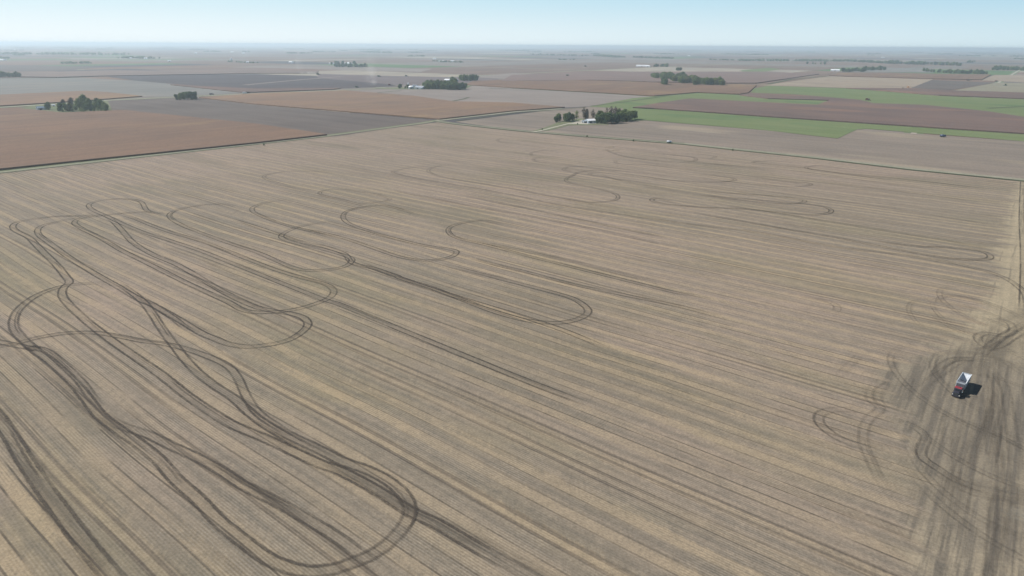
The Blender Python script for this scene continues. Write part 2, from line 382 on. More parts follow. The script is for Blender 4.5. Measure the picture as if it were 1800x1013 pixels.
fld('pasture', [(1095, 190), (1150, 192), (1350, 207), (1800, 237), (1950, 246), (1950, 262), (1800, 249), (1525, 227), (1507, 228), (1472, 244), (1350, 230), (1135, 212), (1095, 214)], M_PAST)
fld('stubble_strip', [(1320, 150), (1350, 149), (1457, 134.5), (1640, 140), (1600, 157), (1487, 155)], M_STREAK)
fld('tilled_field', [(1637, 141), (1750, 145.5), (1665, 159.5), (1600, 155.5)], M_TILL)
fld('bean_field', [(1750, 145.8), (1900, 148), (1900, 166), (1800, 163), (1675, 160)], mat_field('olive_stubble', (0.23, 0.21, 0.15), (0.19, 0.175, 0.13), ROW_AZ, .6, .4))
fld('stubble_strip', [(1747, 132), (1900, 134), (1900, 147), (1800, 145), (1725, 142)], M_STREAK)
fld('bean_field', [(1557, 119), (1640, 121), (1640, 128), (1480, 127), (1500, 124.5)], M_STUB3)
fld('bean_field', [(900, 129), (1010, 133), (960, 138), (930, 141), (880, 139), (830, 136)], M_STUB2)
fld('pasture', [(1300, 124), (1352, 119.5), (1372, 122), (1320, 130), (1310, 128)], M_PAST)
fld('bean_field', [(450, 116.5), (620, 119), (760, 121.5), (740, 127), (450, 119.5), (400, 119)], M_STUB2)

# standing corn: raised
CORN_H = 1.9
slab('corn_field', [(-200, 196), (30, 191.5), (110, 200), (190, 196.5), (220, 195.5), (450, 219.5), (575, 238.5), (450, 253), (200, 279), (0, 300), (-300, 338)], M_CORN, CORN_H)
slab('corn_field', [(350, 172.5), (450, 165.5), (605, 160.3), (725, 169.5), (795, 179.8), (900, 182), (993, 189.8), (900, 196.5), (772, 211), (450, 184.5)], M_CORN2, CORN_H)
slab('corn_field', [(-150, 174), (0, 168), (150, 161), (190, 163.5), (250, 170.3), (185, 175.5), (100, 181.5), (0, 187.5), (-150, 195)], M_CORN2, CORN_H)
slab('corn_field', [(1112, 190.5), (1160, 182), (1212, 174.5), (1330, 180.5), (1437, 185.8), (1458, 177.5), (1350, 174.5), (1300, 168.5), (1320, 164.5), (1400, 167.5), (1512, 177), (1535, 183), (1625, 186), (1737, 197.5), (1800, 207.5), (1950, 227), (1950, 245), (1800, 236.5), (1350, 206.3), (1150, 191.7)], M_CORN3, CORN_H)
slab('corn_field', [(830, 143.5), (900, 141), (1050, 142.5), (1150, 146), (1270, 148), (1330, 151), (1315, 164), (1300, 166.5), (1227, 163.2), (1150, 169.6), (900, 155), (820, 150)], M_CORN, CORN_H)
slab('corn_field', [(1487, 155.8), (1600, 156.2), (1675, 160.4), (1800, 164), (1950, 168), (1950, 180), (1800, 174.5), (1650, 168.6)], M_CORN3, CORN_H)
slab('corn_field', [(1457, 133.8), (1475, 129), (1590, 130), (1742, 132), (1725, 141), (1637, 139.3)], M_CORN, 2.4, seg=80)
slab('corn_field', [(35, 129), (200, 124.5), (290, 125.5), (440, 121), (560, 126), (557, 129.5), (450, 129.8), (187, 134.3), (100, 137), (35, 136)], mat_field('pale_ripe_corn', (0.185, 0.138, 0.115), (0.155, 0.122, 0.108), HEAD_AZ, .3, .6), 2.4, seg=80)
slab('corn_field', [(300, 150), (450, 157.2), (600, 155.8), (585, 158.2), (450, 163), (425, 163.3)], M_CORN3, CORN_H)
slab('corn_field', [(880, 144), (900, 133), (1040, 127), (1350, 127), (1440, 131), (1330, 147), (1270, 147), (1150, 145), (1050, 141.8)], mat_field('reddish_corn', (0.185, 0.128, 0.108), (0.145, 0.108, 0.098), ROW_AZ, .5, .5), 2.4, seg=80)

# lanes, verges and ditches: ribbons that follow the field boundaries
def catmull(px, step=3.0):
    out = []
    P = [px[0]] + list(px) + [px[-1]]
    for i in range(1, len(P) - 2):
        p0, p1, p2, p3 = P[i - 1], P[i], P[i + 1], P[i + 2]
        L = math.hypot(p2[0] - p1[0], p2[1] - p1[1]); k = max(2, int(L / step))
        for j in range(k):
            t = j / k
            out.append(tuple(0.5 * ((2 * p1[c]) + (-p0[c] + p2[c]) * t + (2 * p0[c] - 5 * p1[c] + 4 * p2[c] - p3[c]) * t * t + (-p0[c] + 3 * p1[c] - 3 * p2[c] + p3[c]) * t ** 3) for c in (0, 1)))
    out.append(tuple(px[-1])); return out

def ribbon(name, px, width, mat, z, step=3.0, curve=True, off=0.0, zslope=0.0):
    if len(px[0]) == 3: W = [Vector((p[0], p[1], 0)) for p in catmull([q_[1:] for q_ in px], 1.5)]
    else: W = [G(*p) for p in (catmull(px, step) if curve else px)]
    # drop near-duplicates
    Q = [W[0]]
    for w in W[1:]:
        if (w - Q[-1]).length > max(0.5, width * 0.12): Q.append(w)
    if curve:
        for _ in range(2):
            Q = [Q[0]] + [(Q[i - 1] + Q[i] * 2 + Q[i + 1]) / 4 for i in range(1, len(Q) - 1)] + [Q[-1]]
    V, UV, Fc = [], [], []; dist = 0.0
    for i, p in enumerate(Q):
        a, b = Q[max(0, i - 1)], Q[min(len(Q) - 1, i + 1)]
        d = (b - a); d.z = 0; d.normalize(); nrm = Vector((-d.y, d.x, 0))
        if i: dist += (p - Q[i - 1]).length
        for s, u in ((-1, 0.0), (1, 1.0)):
            q = p + nrm * (off + s * width / 2); V.append((q.x, q.y, z + zslope * dist)); UV.append((u, dist))
        if i: k = 2 * i; Fc.append((k - 2, k, k + 1, k - 1) )
    o = link_mesh(name, V, Fc, mat, None, UV)
    for p in o.data.polygons:
        if p.normal.z < 0: o.data.flip_normals(); break
    o['track_len'] = dist
    return structure(o), dist

LEFT_EDGE = [(-300, 343), (0, 304.2), (300, 270.6), (570, 240.4), (745, 217), (775, 212)]
ribbon('verge', LEFT_EDGE, 16, M_GRASS, 0.30, curve=False, off=3)
ribbon('farm_road', LEFT_EDGE, 6.5, M_LANEG, 0.33, curve=False, off=2)
ribbon('ditch', LEFT_EDGE, 2.4, M_DITCH, 0.34, curve=False, off=-4)
RIGHT_EDGE = [(765, 213.5), (801, 218.6), (925, 231.7), (1036, 241), (1200, 253.6), (1287, 263), (1435, 278.5), (1603, 298.5), (1800, 318), (2150, 357)]
ribbon('verge', RIGHT_EDGE, 16, M_LANEG, 0.35, curve=False, off=2.5)
ribbon('ditch', RIGHT_EDGE, 5.5, M_DITCH, 0.37, curve=False, off=-3.5)
ribbon('ditch', RIGHT_EDGE[:5], 3.0, M_DITCH, 0.375, curve=False, off=7.0)
ribbon('verge', [(772, 212), (900, 197.5), (990, 191.5)], 16, M_LANEG, 0.39, curve=False)
ribbon('ditch', [(800, 213.5), (900, 200), (960, 195), (1030, 189)], 4, M_DITCH, 0.41, curve=False)
ROADB = [(-200, 199), (0, 189.3), (100, 183.2), (187, 177.2), (300, 171.5), (450, 165), (605, 158.8), (700, 154.5), (850, 149.5)]
ribbon('verge', ROADB, 26, M_GRASS, 0.43, curve=False)
ribbon('gravel_road', ROADB, 8, M_LANE, 0.46, curve=False)
ribbon('grass_margin', [(30, 191.3), (110, 199.5), (150, 199.7), (195, 196)], 10, M_LANEG, 0.44, curve=False)
sheet('grove_grass', [(32, 191), (60, 186), (190, 177.5), (197, 195), (150, 199.5), (100, 198.8)], M_GRASS, 0.42)
ribbon('field_track', [(430, 150), (470, 146), (530, 140.5), (600, 135)], 22, M_STUB2, 0.45, curve=False)
sheet('farmyard', [(652, 156), (700, 154.5), (760, 151), (830, 151), (815, 158), (740, 157.5), (690, 157.5)], M_GRASS, 0.47)
# farmstead beside the main field: drive, lawn
sheet('lawn', [(936, 231.5), (955, 226), (985, 214), (1020, 209), (1060, 212), (1070, 220), (1000, 221), (965, 230)], M_GRASS, 0.44)
sheet('farmyard', [(1000, 218.5), (1022, 211.5), (1060, 209.5), (1062, 217), (1030, 219)], M_LANE, 0.455)
ribbon('driveway', [(936, 233), (952, 230), (975, 224), (1003, 217)], 4.2, M_LANE, 0.47, curve=False)
ribbon('field_margin', [(1112, 190.3), (1250, 199), (1350, 206.6), (1800, 236.8), (1950, 246)], 4, M_DITCH, 0.44, curve=False)
ribbon('field_margin', [(860, 155.6), (900, 155.6), (1050, 164), (1150, 170), (1227, 163.7), (1300, 166.8)], 10, M_DITCH, 0.45, curve=False)
ribbon('field_margin', [(1040, 187), (1110, 178), (1180, 168), (1227, 163.8)], 8, M_DITCH, 0.46, curve=False)
ribbon('field_margin', [(830, 143), (900, 140.5), (1050, 142.5), (1135, 144)], 14, M_DITCH, 0.47, curve=False)
ribbon('field_margin', [(1737, 191), (1765, 189.5), (1830, 187)], 12, M_DITCH, 0.45, curve=False)
ribbon('field_margin', [(1350, 148.5), (1390, 140), (1457, 134)], 12, M_DITCH, 0.46, curve=False)
ribbon('field_margin', [(1700, 142), (1725, 137), (1745, 132.5)], 12, M_DITCH, 0.46, curve=False)
ribbon('field_margin', [(663, 163.5), (690, 161), (705, 160)], 6, M_DITCH, 0.46, curve=False)
ribbon('field_margin', [(795, 178.5), (815, 174.5), (824, 171.5)], 6, M_DITCH, 0.46, curve=False)
ribbon('field_margin', [(0, 137.3), (90, 138), (150, 135.5)], 12, M_DITCH, 0.46, curve=False)

# ------------------------------------------------------------------ tyre tracks
def mat_track(name, strength, wide=0.125, centre=0.32):
    t = NT(name); uv = t.n('ShaderNodeUVMap').outputs[0]
    sp = t.n('ShaderNodeSeparateXYZ'); t.link(uv, sp.inputs[0]); u, v = sp.outputs[0], sp.outputs[1]
    P = t.pos()
    wob = t.mul(t.sub(t.noise(P, 0.45, 4, 0.8), 0.5), 0.13)
    du = t.math('ABSOLUTE', t.sub(u, 0.5))
    d = t.math('ABSOLUTE', t.add(t.sub(du, centre), wob))
    a = t.ss(d, wide * 0.35, wide, 1.0, 0.0)
    n1 = t.noise(t.comb(t.mul(v, 0.05), t.mul(u, 1.5)), 1.0, 4, 0.65)
    a = t.mul(a, t.ss(n1, 0.34, 0.56, 0.45, 1.0))
    a = t.mul(a, t.ss(t.noise(P, 0.8, 3, 0.8), 0.30, 0.62, 0.55, 1.0))
    inner = t.ss(t.math('ABSOLUTE', t.add(t.sub(u, 0.60), t.mul(wob, 1.5))), 0.03, 0.10, 1.0, 0.0)
    a = t.math('MAXIMUM', a, t.mul(inner, t.ss(t.noise(t.comb(t.mul(v, 0.02), 3.0), 1.0, 2, 0.5), 0.50, 0.62, 0.0, 0.6)))
    soft = t.mul(t.ss(du, 0.36, 0.5, 1.0, 0.0), 0.10)
    a = t.math('MAXIMUM', a, soft)
    le = t.n('ShaderNodeAttribute', attribute_type='OBJECT', attribute_name='track_len').outputs['Fac']
    ends = t.mul(t.ss(v, 0.0, 28.0, 0.0, 1.0), t.ss(t.sub(le, v), 0.0, 28.0, 0.0, 1.0))
    a = t.mul(t.mul(a, ends), strength)
    t.base(t.mix(t.noise(P, 0.6, 2), (0.050, 0.042, 0.036), (0.085, 0.072, 0.060)))
    t.link(a, t.b.inputs['Alpha'])
    return t.m
TR_S, TR_M, TR_F = mat_track('fresh_wheel_marks', 0.74), mat_track('wheel_marks', 0.70), mat_track('faint_wheel_marks', 0.52)
TR_H = mat_track('scuffed_wheel_marks', 0.24, 0.16, 0.31)

CR = {'P1': (0, 280, 2.98), 'P2': (600, 220, 2.98), 'P3': (1200, 220, 2.98), 'P4': (0, 600, 2.453), 'P5': (500, 600, 2.453),
      'P6': (1100, 560, 2.236), 'Z4': (400, 380, 4.603), 'X': (0, 0, 1.0), 'C': (900, 60, 4.0)}
def T(*groups):
    out = []
    for g in groups:
        x0, y0, s = CR[g[0]]
        out += [(x0 + x / s, y0 + y / s) for x, y in g[1:]]
    return out
tracks = [
 (TR_S, 4.6, T(('P1', (905, 283), (850, 287), (790, 280), (762, 262), (740, 225), (660, 209), (560, 213), (480, 230), (463, 246), (492, 270), (560, 300), (640, 338), (740, 380), (840, 412), (960, 450), (1080, 492), (1200, 540), (1350, 600), (1500, 660), (1700, 738)), ('X', (600, 537), (700, 578), (800, 619), (900, 660), (1000, 699), (1060, 722)))),
 (TR_S, 5.0, T(('P1', (905, 272), (870, 286), (780, 278), (640, 285), (540, 295), (400, 298), (280, 302), (160, 318), (82, 335), (66, 357), (90, 380), (150, 410), (190, 450), (240, 500), (300, 560), (340, 610), (365, 645), (335, 672), (325, 705), (345, 745), (410, 810), (485, 875), (590, 955)), ('P4', (600, 80), (700, 150), (800, 230), (900, 300), (1000, 360), (1130, 415), (1250, 470), (1380, 530)), ('P5', (250, 565), (400, 645), (540, 735), (650, 785), (760, 850), (900, 930), (1040, 1000), (1200, 1080)))),
 (TR_S, 4.8, T(('P1', (540, 300), (400, 310), (300, 330), (222, 350), (196, 372), (206, 400), (260, 440), (340, 500), (430, 560), (530, 620), (620, 670), (720, 730), (800, 765), (900, 820), (1000, 880), (1060, 915), (1120, 940), (1200, 970), (1300, 984), (1420, 972), (1520, 945), (1590, 900), (1614, 865), (1590, 832), (1530, 812), (1440, 798), (1340, 775), (1200, 712), (1100, 655), (1010, 600), (920, 550), (800, 500), (700, 440), (640, 375), (600, 333), (560, 300)))),
 (TR_S, 4.6, T(('P1', (600, 296), (540, 298), (450, 308), (400, 320), (388, 335), (420, 360), (520, 410), (640, 480), (760, 540), (880, 600), (1000, 660)), ('Z4', (0, 695), (120, 760), (250, 782), (450, 772), (600, 745), (770, 690), (840, 650), (862, 612), (835, 575), (760, 543), (600, 500), (400, 440), (200, 365), (0, 285)), ('P1', (1050, 430), (900, 385), (800, 350), (700, 310), (620, 285)))),
 (TR_M, 4.6, T(('P1', (1260, 262), (1200, 240), (1100, 238), (1000, 250), (920, 270), (886, 292), (900, 315), (960, 350), (1060, 390), (1200, 440), (1350, 490)), ('Z4', (400, 365), (520, 415), (620, 440), (760, 440), (880, 427), (970, 400), (1010, 360), (985, 335), (900, 305), (760, 268), (600, 235), (460, 192), (432, 168), (455, 140), (560, 95), (700, 65), (860, 47), (940, 45)))),
 (TR_M, 4.6, T(('Z4', (0, 15), (150, 60), (300, 110), (420, 150)), ('Z4', (600, 210), (800, 255), (950, 310), (1010, 380), (1200, 430), (1381, 490)), ('P2', (300, 800), (500, 868), (700, 930), (950, 1005)), ('X', (1000, 585), (1100, 628)))),
 (TR_M, 4.6, T(('P1', (1560, 215), (1450, 220), (1360, 238), (1318, 262), (1350, 290), (1480, 340), (1650, 385), (1788, 425)))),
 (TR_F, 4.6, T(('P1', (1788, 80), (1650, 65), (1500, 66), (1400, 82), (1382, 96), (1430, 118), (1550, 150), (1700, 175)))),
 (TR_M, 4.6, T(('P2', (420, 480), (240, 425), (120, 430), (50, 445), (14, 465), (10, 490), (45, 520), (150, 558), (300, 600), (450, 635), (560, 650), (605, 665), (580, 690), (500, 708), (400, 708), (300, 690), (180, 650), (0, 590)), ('P1', (1650, 380), (1480, 350)))),
 (TR_F, 4.2, T(('X', (650, 366), (600, 351), (575, 346), (561, 340), (572, 335), (600, 333), (630, 337), (660, 342), (686, 350), (672, 355), (640, 358), (610, 362)))),
 (TR_M, 4.6, T(('P2', (900, 540), (760, 503), (650, 512), (580, 530), (558, 550), (572, 575), (630, 600), (760, 630), (950, 680), (1150, 730), (1350, 780), (1550, 830), (1788, 885)), ('P3', (200, 905)))),
 (TR_M, 4.6, T(('P2', (620, 680), (800, 730), (1000, 780), (1200, 832), (1400, 875), (1788, 955)), ('X', (1290, 565)))),
 (TR_M, 4.8, T(('X', (620, 458), (700, 488), (760, 507), (850, 542), (900, 558), (940, 566), (985, 568), (1018, 561), (1034, 549), (1026, 537), (1000, 523), (935, 505), (868, 488), (768, 462)))),
 (TR_F, 4.2, T(('P2', (520, 217), (440, 218), (340, 228), (268, 247), (300, 258), (450, 290), (700, 330), (950, 380), (1200, 430), (1500, 475), (1788, 515)), ('P3', (300, 560)))),
 (TR_F, 4.2, T(('P2', (640, 210), (520, 215), (462, 230), (454, 241), (490, 262), (620, 290), (900, 335), (1200, 395), (1500, 450)))),
 (TR_M, 4.2, T(('P2', (1500, 250), (1340, 238), (1240, 250), (1215, 264), (1180, 280), (1174, 291), (1200, 305), (1300, 325), (1420, 355), (1452, 378), (1430, 396), (1350, 405), (1280, 402), (1100, 372)))),
 (TR_F, 4.2, T(('P2', (1600, 245), (1380, 220), (1250, 217), (1180, 223), (1162, 233), (1220, 250), (1500, 290), (1788, 330)))),
 (TR_F, 4.2, T(('P2', (1250, 175), (1100, 168), (1030, 171), (1002, 181), (1020, 192), (1150, 205), (1300, 225), (1600, 255), (1788, 280)))),
 (TR_F, 4.0, T(('P2', (950, 72), (860, 70), (815, 80), (840, 92), (950, 100)))),
 (TR_F, 4.0, T(('P2', (1200, 130), (1050, 135), (990, 150), (1010, 170)))),
 (TR_M, 4.2, T(('C', (640, 805), (760, 855), (950, 885), (1150, 902), (1250, 900), (1300, 885), (1280, 870), (1200, 858), (1000, 845)))),
 (TR_F, 4.2, T(('C', (1150, 835), (1350, 850), (1430, 862), (1400, 876), (1310, 880)))),
 (TR_F, 4.2, T(('C', (800, 880), (735, 885), (725, 900), (760, 915), (1000, 925), (1400, 975)))),
 (TR_M, 4.2, T(('P3', (0, 255), (150, 265), (250, 278), (276, 289), (220, 298), (100, 300), (0, 295)), ('P2', (1600, 280)))),
 (TR_F, 4.2, T(('P3', (300, 265), (560, 298), (650, 303), (675, 313), (640, 321), (540, 324), (300, 305), (0, 270)))),
 (TR_M, 4.2, T(('P3', (650, 205), (500, 190), (400, 190), (366, 197), (450, 205), (650, 228), (900, 265), (1200, 305)))),
 (TR_M, 4.2, T(('P3', (900, 235), (740, 215), (680, 216), (644, 223), (680, 235), (800, 250), (1000, 268), (1300, 300), (1650, 345)))),
 (TR_M, 4.2, T(('P3', (0, 325), (200, 355), (400, 368), (550, 380), (640, 397), (620, 409), (520, 413), (300, 395), (100, 372)))),
 (TR_S, 4.6, T(('P2', (1788, 420), (1650, 385), (1625, 397), (1700, 415)), ('P3', (100, 432), (300, 440), (600, 467), (700, 472), (768, 462), (780, 448), (700, 422), (400, 395), (0, 360)))),
 (TR_M, 4.6, T(('P3', (0, 450), (500, 540), (800, 590), (1100, 650), (1400, 700), (1580, 706), (1612, 690), (1560, 662), (1400, 643), (1200, 635), (900, 590)))),
 (TR_M, 4.6, T(('P3', (550, 880), (690, 912), (780, 932), (812, 962), (785, 985), (720, 990)))),
 (TR_F, 4.6, T(('P3', (1200, 670), (1500, 745), (1600, 770), (1700, 810), (1770, 860), (1800, 900), (1810, 1000)))),
 (TR_M, 4.4, T(('P3', (1780, 280), (1775, 500), (1785, 700), (1780, 1000)))),
 (TR_S, 5.6, T(('P4', (-160, 140), (-60, 270), (20, 370), (110, 520), (195, 645), (280, 760), (370, 880), (480, 1013), (600, 1160)))),
 (TR_S, 5.0, T(('P1', (620, 655), (500, 652), (380, 660), (300, 675), (200, 712), (125, 762), (78, 820), (72, 880), (105, 930)), ('P4', (150, 40), (205, 78), (265, 130), (330, 195), (375, 250), (430, 320), (500, 375), (600, 445), (680, 510), (760, 600), (860, 690), (950, 785), (1050, 865), (1130, 925), (1220, 970), (1330, 995), (1440, 985)), ('P5', (255, 970), (370, 925), (455, 865), (520, 790), (540, 725), (510, 660), (440, 600), (350, 555), (250, 520), (150, 470), (0, 400), (-130, 340)))),
 (TR_S, 4.8, T(('P1', (560, 645), (620, 655), (690, 700), (745, 745), (790, 800), (835, 870), (880, 935), (930, 1000)), ('P4', (790, 70), (850, 135), (920, 190), (1010, 250), (1100, 330), (1200, 395), (1320, 460), (1472, 535)))),
 (TR_M, 4.2, T(('P1', (-260, 1075), (-120, 1020), (0, 985), (100, 965), (200, 937), (350, 914), (500, 912), (620, 930), (750, 955)), ('P4', (700, 12), (800, 35), (900, 70), (980, 108), (1025, 160), (1060, 235), (1110, 310), (1200, 375), (1300, 435)))),
 (TR_M, 4.2, T(('P1', (-260, 900), (-100, 940), (0, 960), (120, 985), (200, 1000)), ('P4', (120, 25), (200, 45), (280, 110), (350, 180), (400, 250), (450, 310)))),
 (TR_M, 4.6, T(('P4', (420, 300), (500, 355), (560, 380), (650, 410), (730, 450), (850, 505), (950, 560), (1050, 625), (1200, 700), (1350, 785), (1472, 862)), ('P5', (300, 905), (400, 975), (520, 1060)))),
 (TR_M, 4.2, T(('P1', (700, 705), (800, 765), (900, 830), (980, 890), (1060, 930)))),
 (TR_F, 4.2, T(('P2', (1788, 345), (1500, 300), (1380, 270), (1300, 262), (1330, 250), (1500, 262), (1788, 300)))),
 (TR_F, 4.2, T(('P3', (0, 200), (150, 205), (400, 225), (700, 255), (1000, 300), (1400, 350)))),
 (TR_F, 4.2, T(('P3', (0, 235), (300, 262), (700, 300), (1100, 345), (1600, 410)))),
 (TR_F, 4.2, T(('P3', (300, 330), (700, 385), (1100, 440), (1500, 505), (1720, 545)))),
 (TR_F, 4.4, T(('P3', (100, 400), (600, 480), (1000, 545), (1400, 610), (1640, 665)))),
 (TR_F, 4.4, T(('P3', (0, 515), (400, 565), (800, 640), (1200, 690), (1560, 765)))),
 (TR_F, 4.4, T(('P2', (600, 590), (900, 650), (1200, 715), (1500, 790), (1788, 850)))),
 (TR_F, 4.4, T(('P2', (600, 360), (1000, 445), (1400, 530), (1788, 610)))),
 (TR_F, 4.4, T(('P2', (250, 340), (700, 430), (1100, 500), (1788, 650)))),
 # headland round the truck
 (TR_F, 4.4, T(('P6', (1040, 395), (960, 370), (850, 360), (780, 368), (755, 395), (775, 430), (830, 470), (900, 500), (990, 520), (1080, 560)))),
 (TR_F, 4.0, T(('P6', (960, 385), (1040, 400), (1100, 415), (1155, 442), (1178, 475), (1160, 510), (1165, 550), (1220, 590), (1300, 640), (1400, 675), (1565, 705)))),
 (TR_H, 4.0, T(('P6', (960, 110), (900, 165), (840, 220), (790, 250)))),
 (TR_H, 4.2, T(('P6', (1090, 235), (1000, 250), (962, 290), (962, 325), (1000, 355), (960, 390), (935, 430), (935, 500), (960, 560), (1000, 640), (1060, 720), (1120, 790)))),
 (TR_H, 4.2, T(('P6', (1220, 300), (1100, 260), (1010, 270), (985, 310), (1010, 350), (1080, 380), (1100, 440)))),
 (TR_F, 4.2, T(('P6', (1180, 260), (1245, 185), (1300, 162), (1380, 165), (1450, 178), (1565, 212)))),
 (TR_F, 4.2, T(('P6', (1340, 50), (1400, 85), (1480, 105), (1580, 150)))),
 (TR_F, 4.6, T(('P6', (1360, 190), (1400, 140), (1450, 95), (1500, 60), (1600, 10)))),
 (TR_F, 5.0, T(('P6', (1330, 150), (1380, 130), (1460, 110), (1540, 60), (1620, 20)))),
 (TR_F, 4.2, T(('P6', (1390, 30), (1440, 10), (1500, 15), (1520, 50), (1480, 70), (1410, 60), (1380, 80), (1430, 120), (1560, 130)))),
 (TR_H, 4.2, T(('P6', (1330, 170), (1420, 210), (1460, 280), (1450, 360), (1430, 440), (1440, 540), (1480, 640)))),
 (TR_H, 4.2, T(('P6', (1400, 170), (1480, 260), (1500, 350), (1520, 480), (1540, 620)))),
 (TR_H, 4.2, T(('P6', (1290, 330), (1270, 420), (1250, 520), (1230, 600)))),
 (TR_H, 4.2, T(('P6', (1370, 330), (1340, 430), (1310, 540), (1290, 620)))),
 (TR_H, 4.2, T(('P6', (1565, 240), (1500, 180), (1430, 160), (1330, 165), (1260, 200), (1180, 260), (1130, 320)))),
 (TR_F, 4.0, T(('P6', (1470, 780), (1520, 810), (1545, 860), (1535, 900), (1500, 935), (1440, 950)))),
 (TR_F, 5.0, T(('P6', (1120, 540), (1200, 590), (1290, 650), (1380, 690), (1480, 700), (1600, 730)))),
 (TR_H, 5.0, T(('P6', (1180, 560), (1290, 615), (1400, 650), (1500, 665), (1600, 690)))),
]
rq = random.Random(21)
for k in range(30):                       # lorry and grain cart turning marks on the headland
    cx, cy = rq.uniform(1700, 1850), rq.uniform(530, 860)
    c0 = G(cx, cy); rad_ = rq.uniform(8, 26); a0 = rq.uniform(0, 6.28); sp = rq.uniform(1.2, 3.6); pts = []
    for j in range(7):
        an = a0 + sp * j / 6; pts.append((c0.x + math.cos(an) * rad_, c0.y + math.sin(an) * rad_ * 1.6))
    tracks.append((TR_H if k % 6 else TR_F, rq.choice([2.6, 3.2]), [('W',) + p_ for p_ in pts]))
for k in range(14):
    hx, hy = rq.uniform(1655, 1800), rq.uniform(600, 1000); c0 = G(hx, hy); L_ = rq.uniform(30, 120); w_ = rq.uniform(-3, 3)
    tracks.append((TR_H, 2.6, [('W', c0.x + HEAD[0] * L_ * (j / 4 - .5) + w_ * math.sin(j), c0.y + HEAD[1] * L_ * (j / 4 - .5)) for j in range(5)]))
rng = random.Random(5)
for i, (m, w, px) in enumerate(tracks):
    ribbon('tyre_track', px, w, m, 0.13 + i * 0.0045, step=2.5, zslope=3e-6)

# muddy apron and pale gravel entrance at the right edge
def mat_soft(name, col, col2, strength, sc=0.05):
    t = NT(name); uv = t.n('ShaderNodeUVMap').outputs[0]
    sp = t.n('ShaderNodeSeparateXYZ'); t.link(uv, sp.inputs[0]); u, v = sp.outputs[0], sp.outputs[1]
    P = t.pos()
    a = t.ss(t.add(t.math('ABSOLUTE', t.sub(u, 0.5)), t.mul(t.sub(t.noise(P, sc * 3, 4, 0.7), 0.5), 0.5)), 0.12, 0.48, 1.0, 0.0)
    le = t.n('ShaderNodeAttribute', attribute_type='OBJECT', attribute_name='track_len').outputs['Fac']
    a = t.mul(a, t.mul(t.ss(v, 0.0, 14.0), t.ss(t.sub(le, v), 0.0, 14.0)))
    stk = t.noise(t.comb(t.mul(v, 0.04), t.mul(u, 6.0)), 1.0, 4, 0.7)
    a = t.mul(a, t.ss(stk, 0.36, 0.58, 0.15, 1.0))
    t.base(t.mix(t.noise(P, 0.25, 4, 0.7), col, col2)); t.link(t.mul(a, strength), t.b.inputs['Alpha'])
    return t.m
M_GRAVEL_SOFT = mat_soft('spread_gravel', (0.42, 0.40, 0.33), (0.30, 0.28, 0.23), 0.95)
M_MUD_SOFT = mat_soft('churned_mud', (0.075, 0.066, 0.057), (0.16, 0.14, 0.115), 0.24)
M_STRAW_SOFT = mat_soft('spilled_straw', (0.36, 0.30, 0.21), (0.30, 0.25, 0.18), 0.6, 0.12)
for k_, (pp, ww) in enumerate([([(122, 418), (136, 420), (152, 417)], 9), ([(295, 612), (318, 600), (338, 606)], 5), ([(330, 600), (345, 594), (352, 590)], 4), ([(1380, 786), (1398, 783), (1416, 775)], 5), ([(1068, 262), (1076, 258), (1090, 259)], 14), ([(1060, 263), (1078, 265), (1094, 262)], 12), ([(1590, 309), (1597, 309), (1606, 308)], 8)]):
    ribbon('straw_patch', pp, ww, M_STRAW_SOFT, 0.118 + 0.0015 * k_, step=1.2)
for k_, (pp, ww) in enumerate([([(960, 812), (1000, 830), (1050, 852)], 3.0), ([(920, 828), (980, 850), (1020, 868)], 2.4), ([(1040, 845), (1080, 870), (1110, 888)], 2.4), ([(985, 848), (1000, 860), (1025, 858), (1028, 852)], 1.0)]):
    ribbon('muddy_ground', pp, ww, M_MUD_SOFT, 0.131 + 0.0013 * k_, step=2)
ribbon('gravel_entrance', [(1752, 888), (1775, 901), (1800, 913), (1860, 940)], 9, M_GRAVEL_SOFT, 0.62, curve=False)
ribbon('muddy_ground', [(1610, 825), (1680, 850), (1750, 872), (1900, 900)], 12, M_MUD_SOFT, 0.60, curve=False)
for k_, (pp, ww) in enumerate([([(60, 620), (150, 720), (230, 780)], 4.5), ([(0, 755), (60, 850), (130, 950), (200, 1040)], 6), ([(560, 815), (640, 850), (700, 885), (780, 925), (950, 1010), (1010, 1050)], 6.5), ([(530, 800), (620, 838), (690, 868)], 5), ([(330, 800), (400, 830), (480, 880), (560, 930)], 5), ([(400, 720), (470, 765), (540, 800)], 5), ([(440, 845), (520, 895)], 5)]):
    ribbon('muddy_ground', pp, ww, M_MUD_SOFT, 0.10 + 0.003 * (k_ + 1), step=6)
ribbon('muddy_ground', [(1700, 660), (1740, 620), (1790, 575), (1850, 540)], 26, M_MUD_SOFT, 0.61, curve=False)

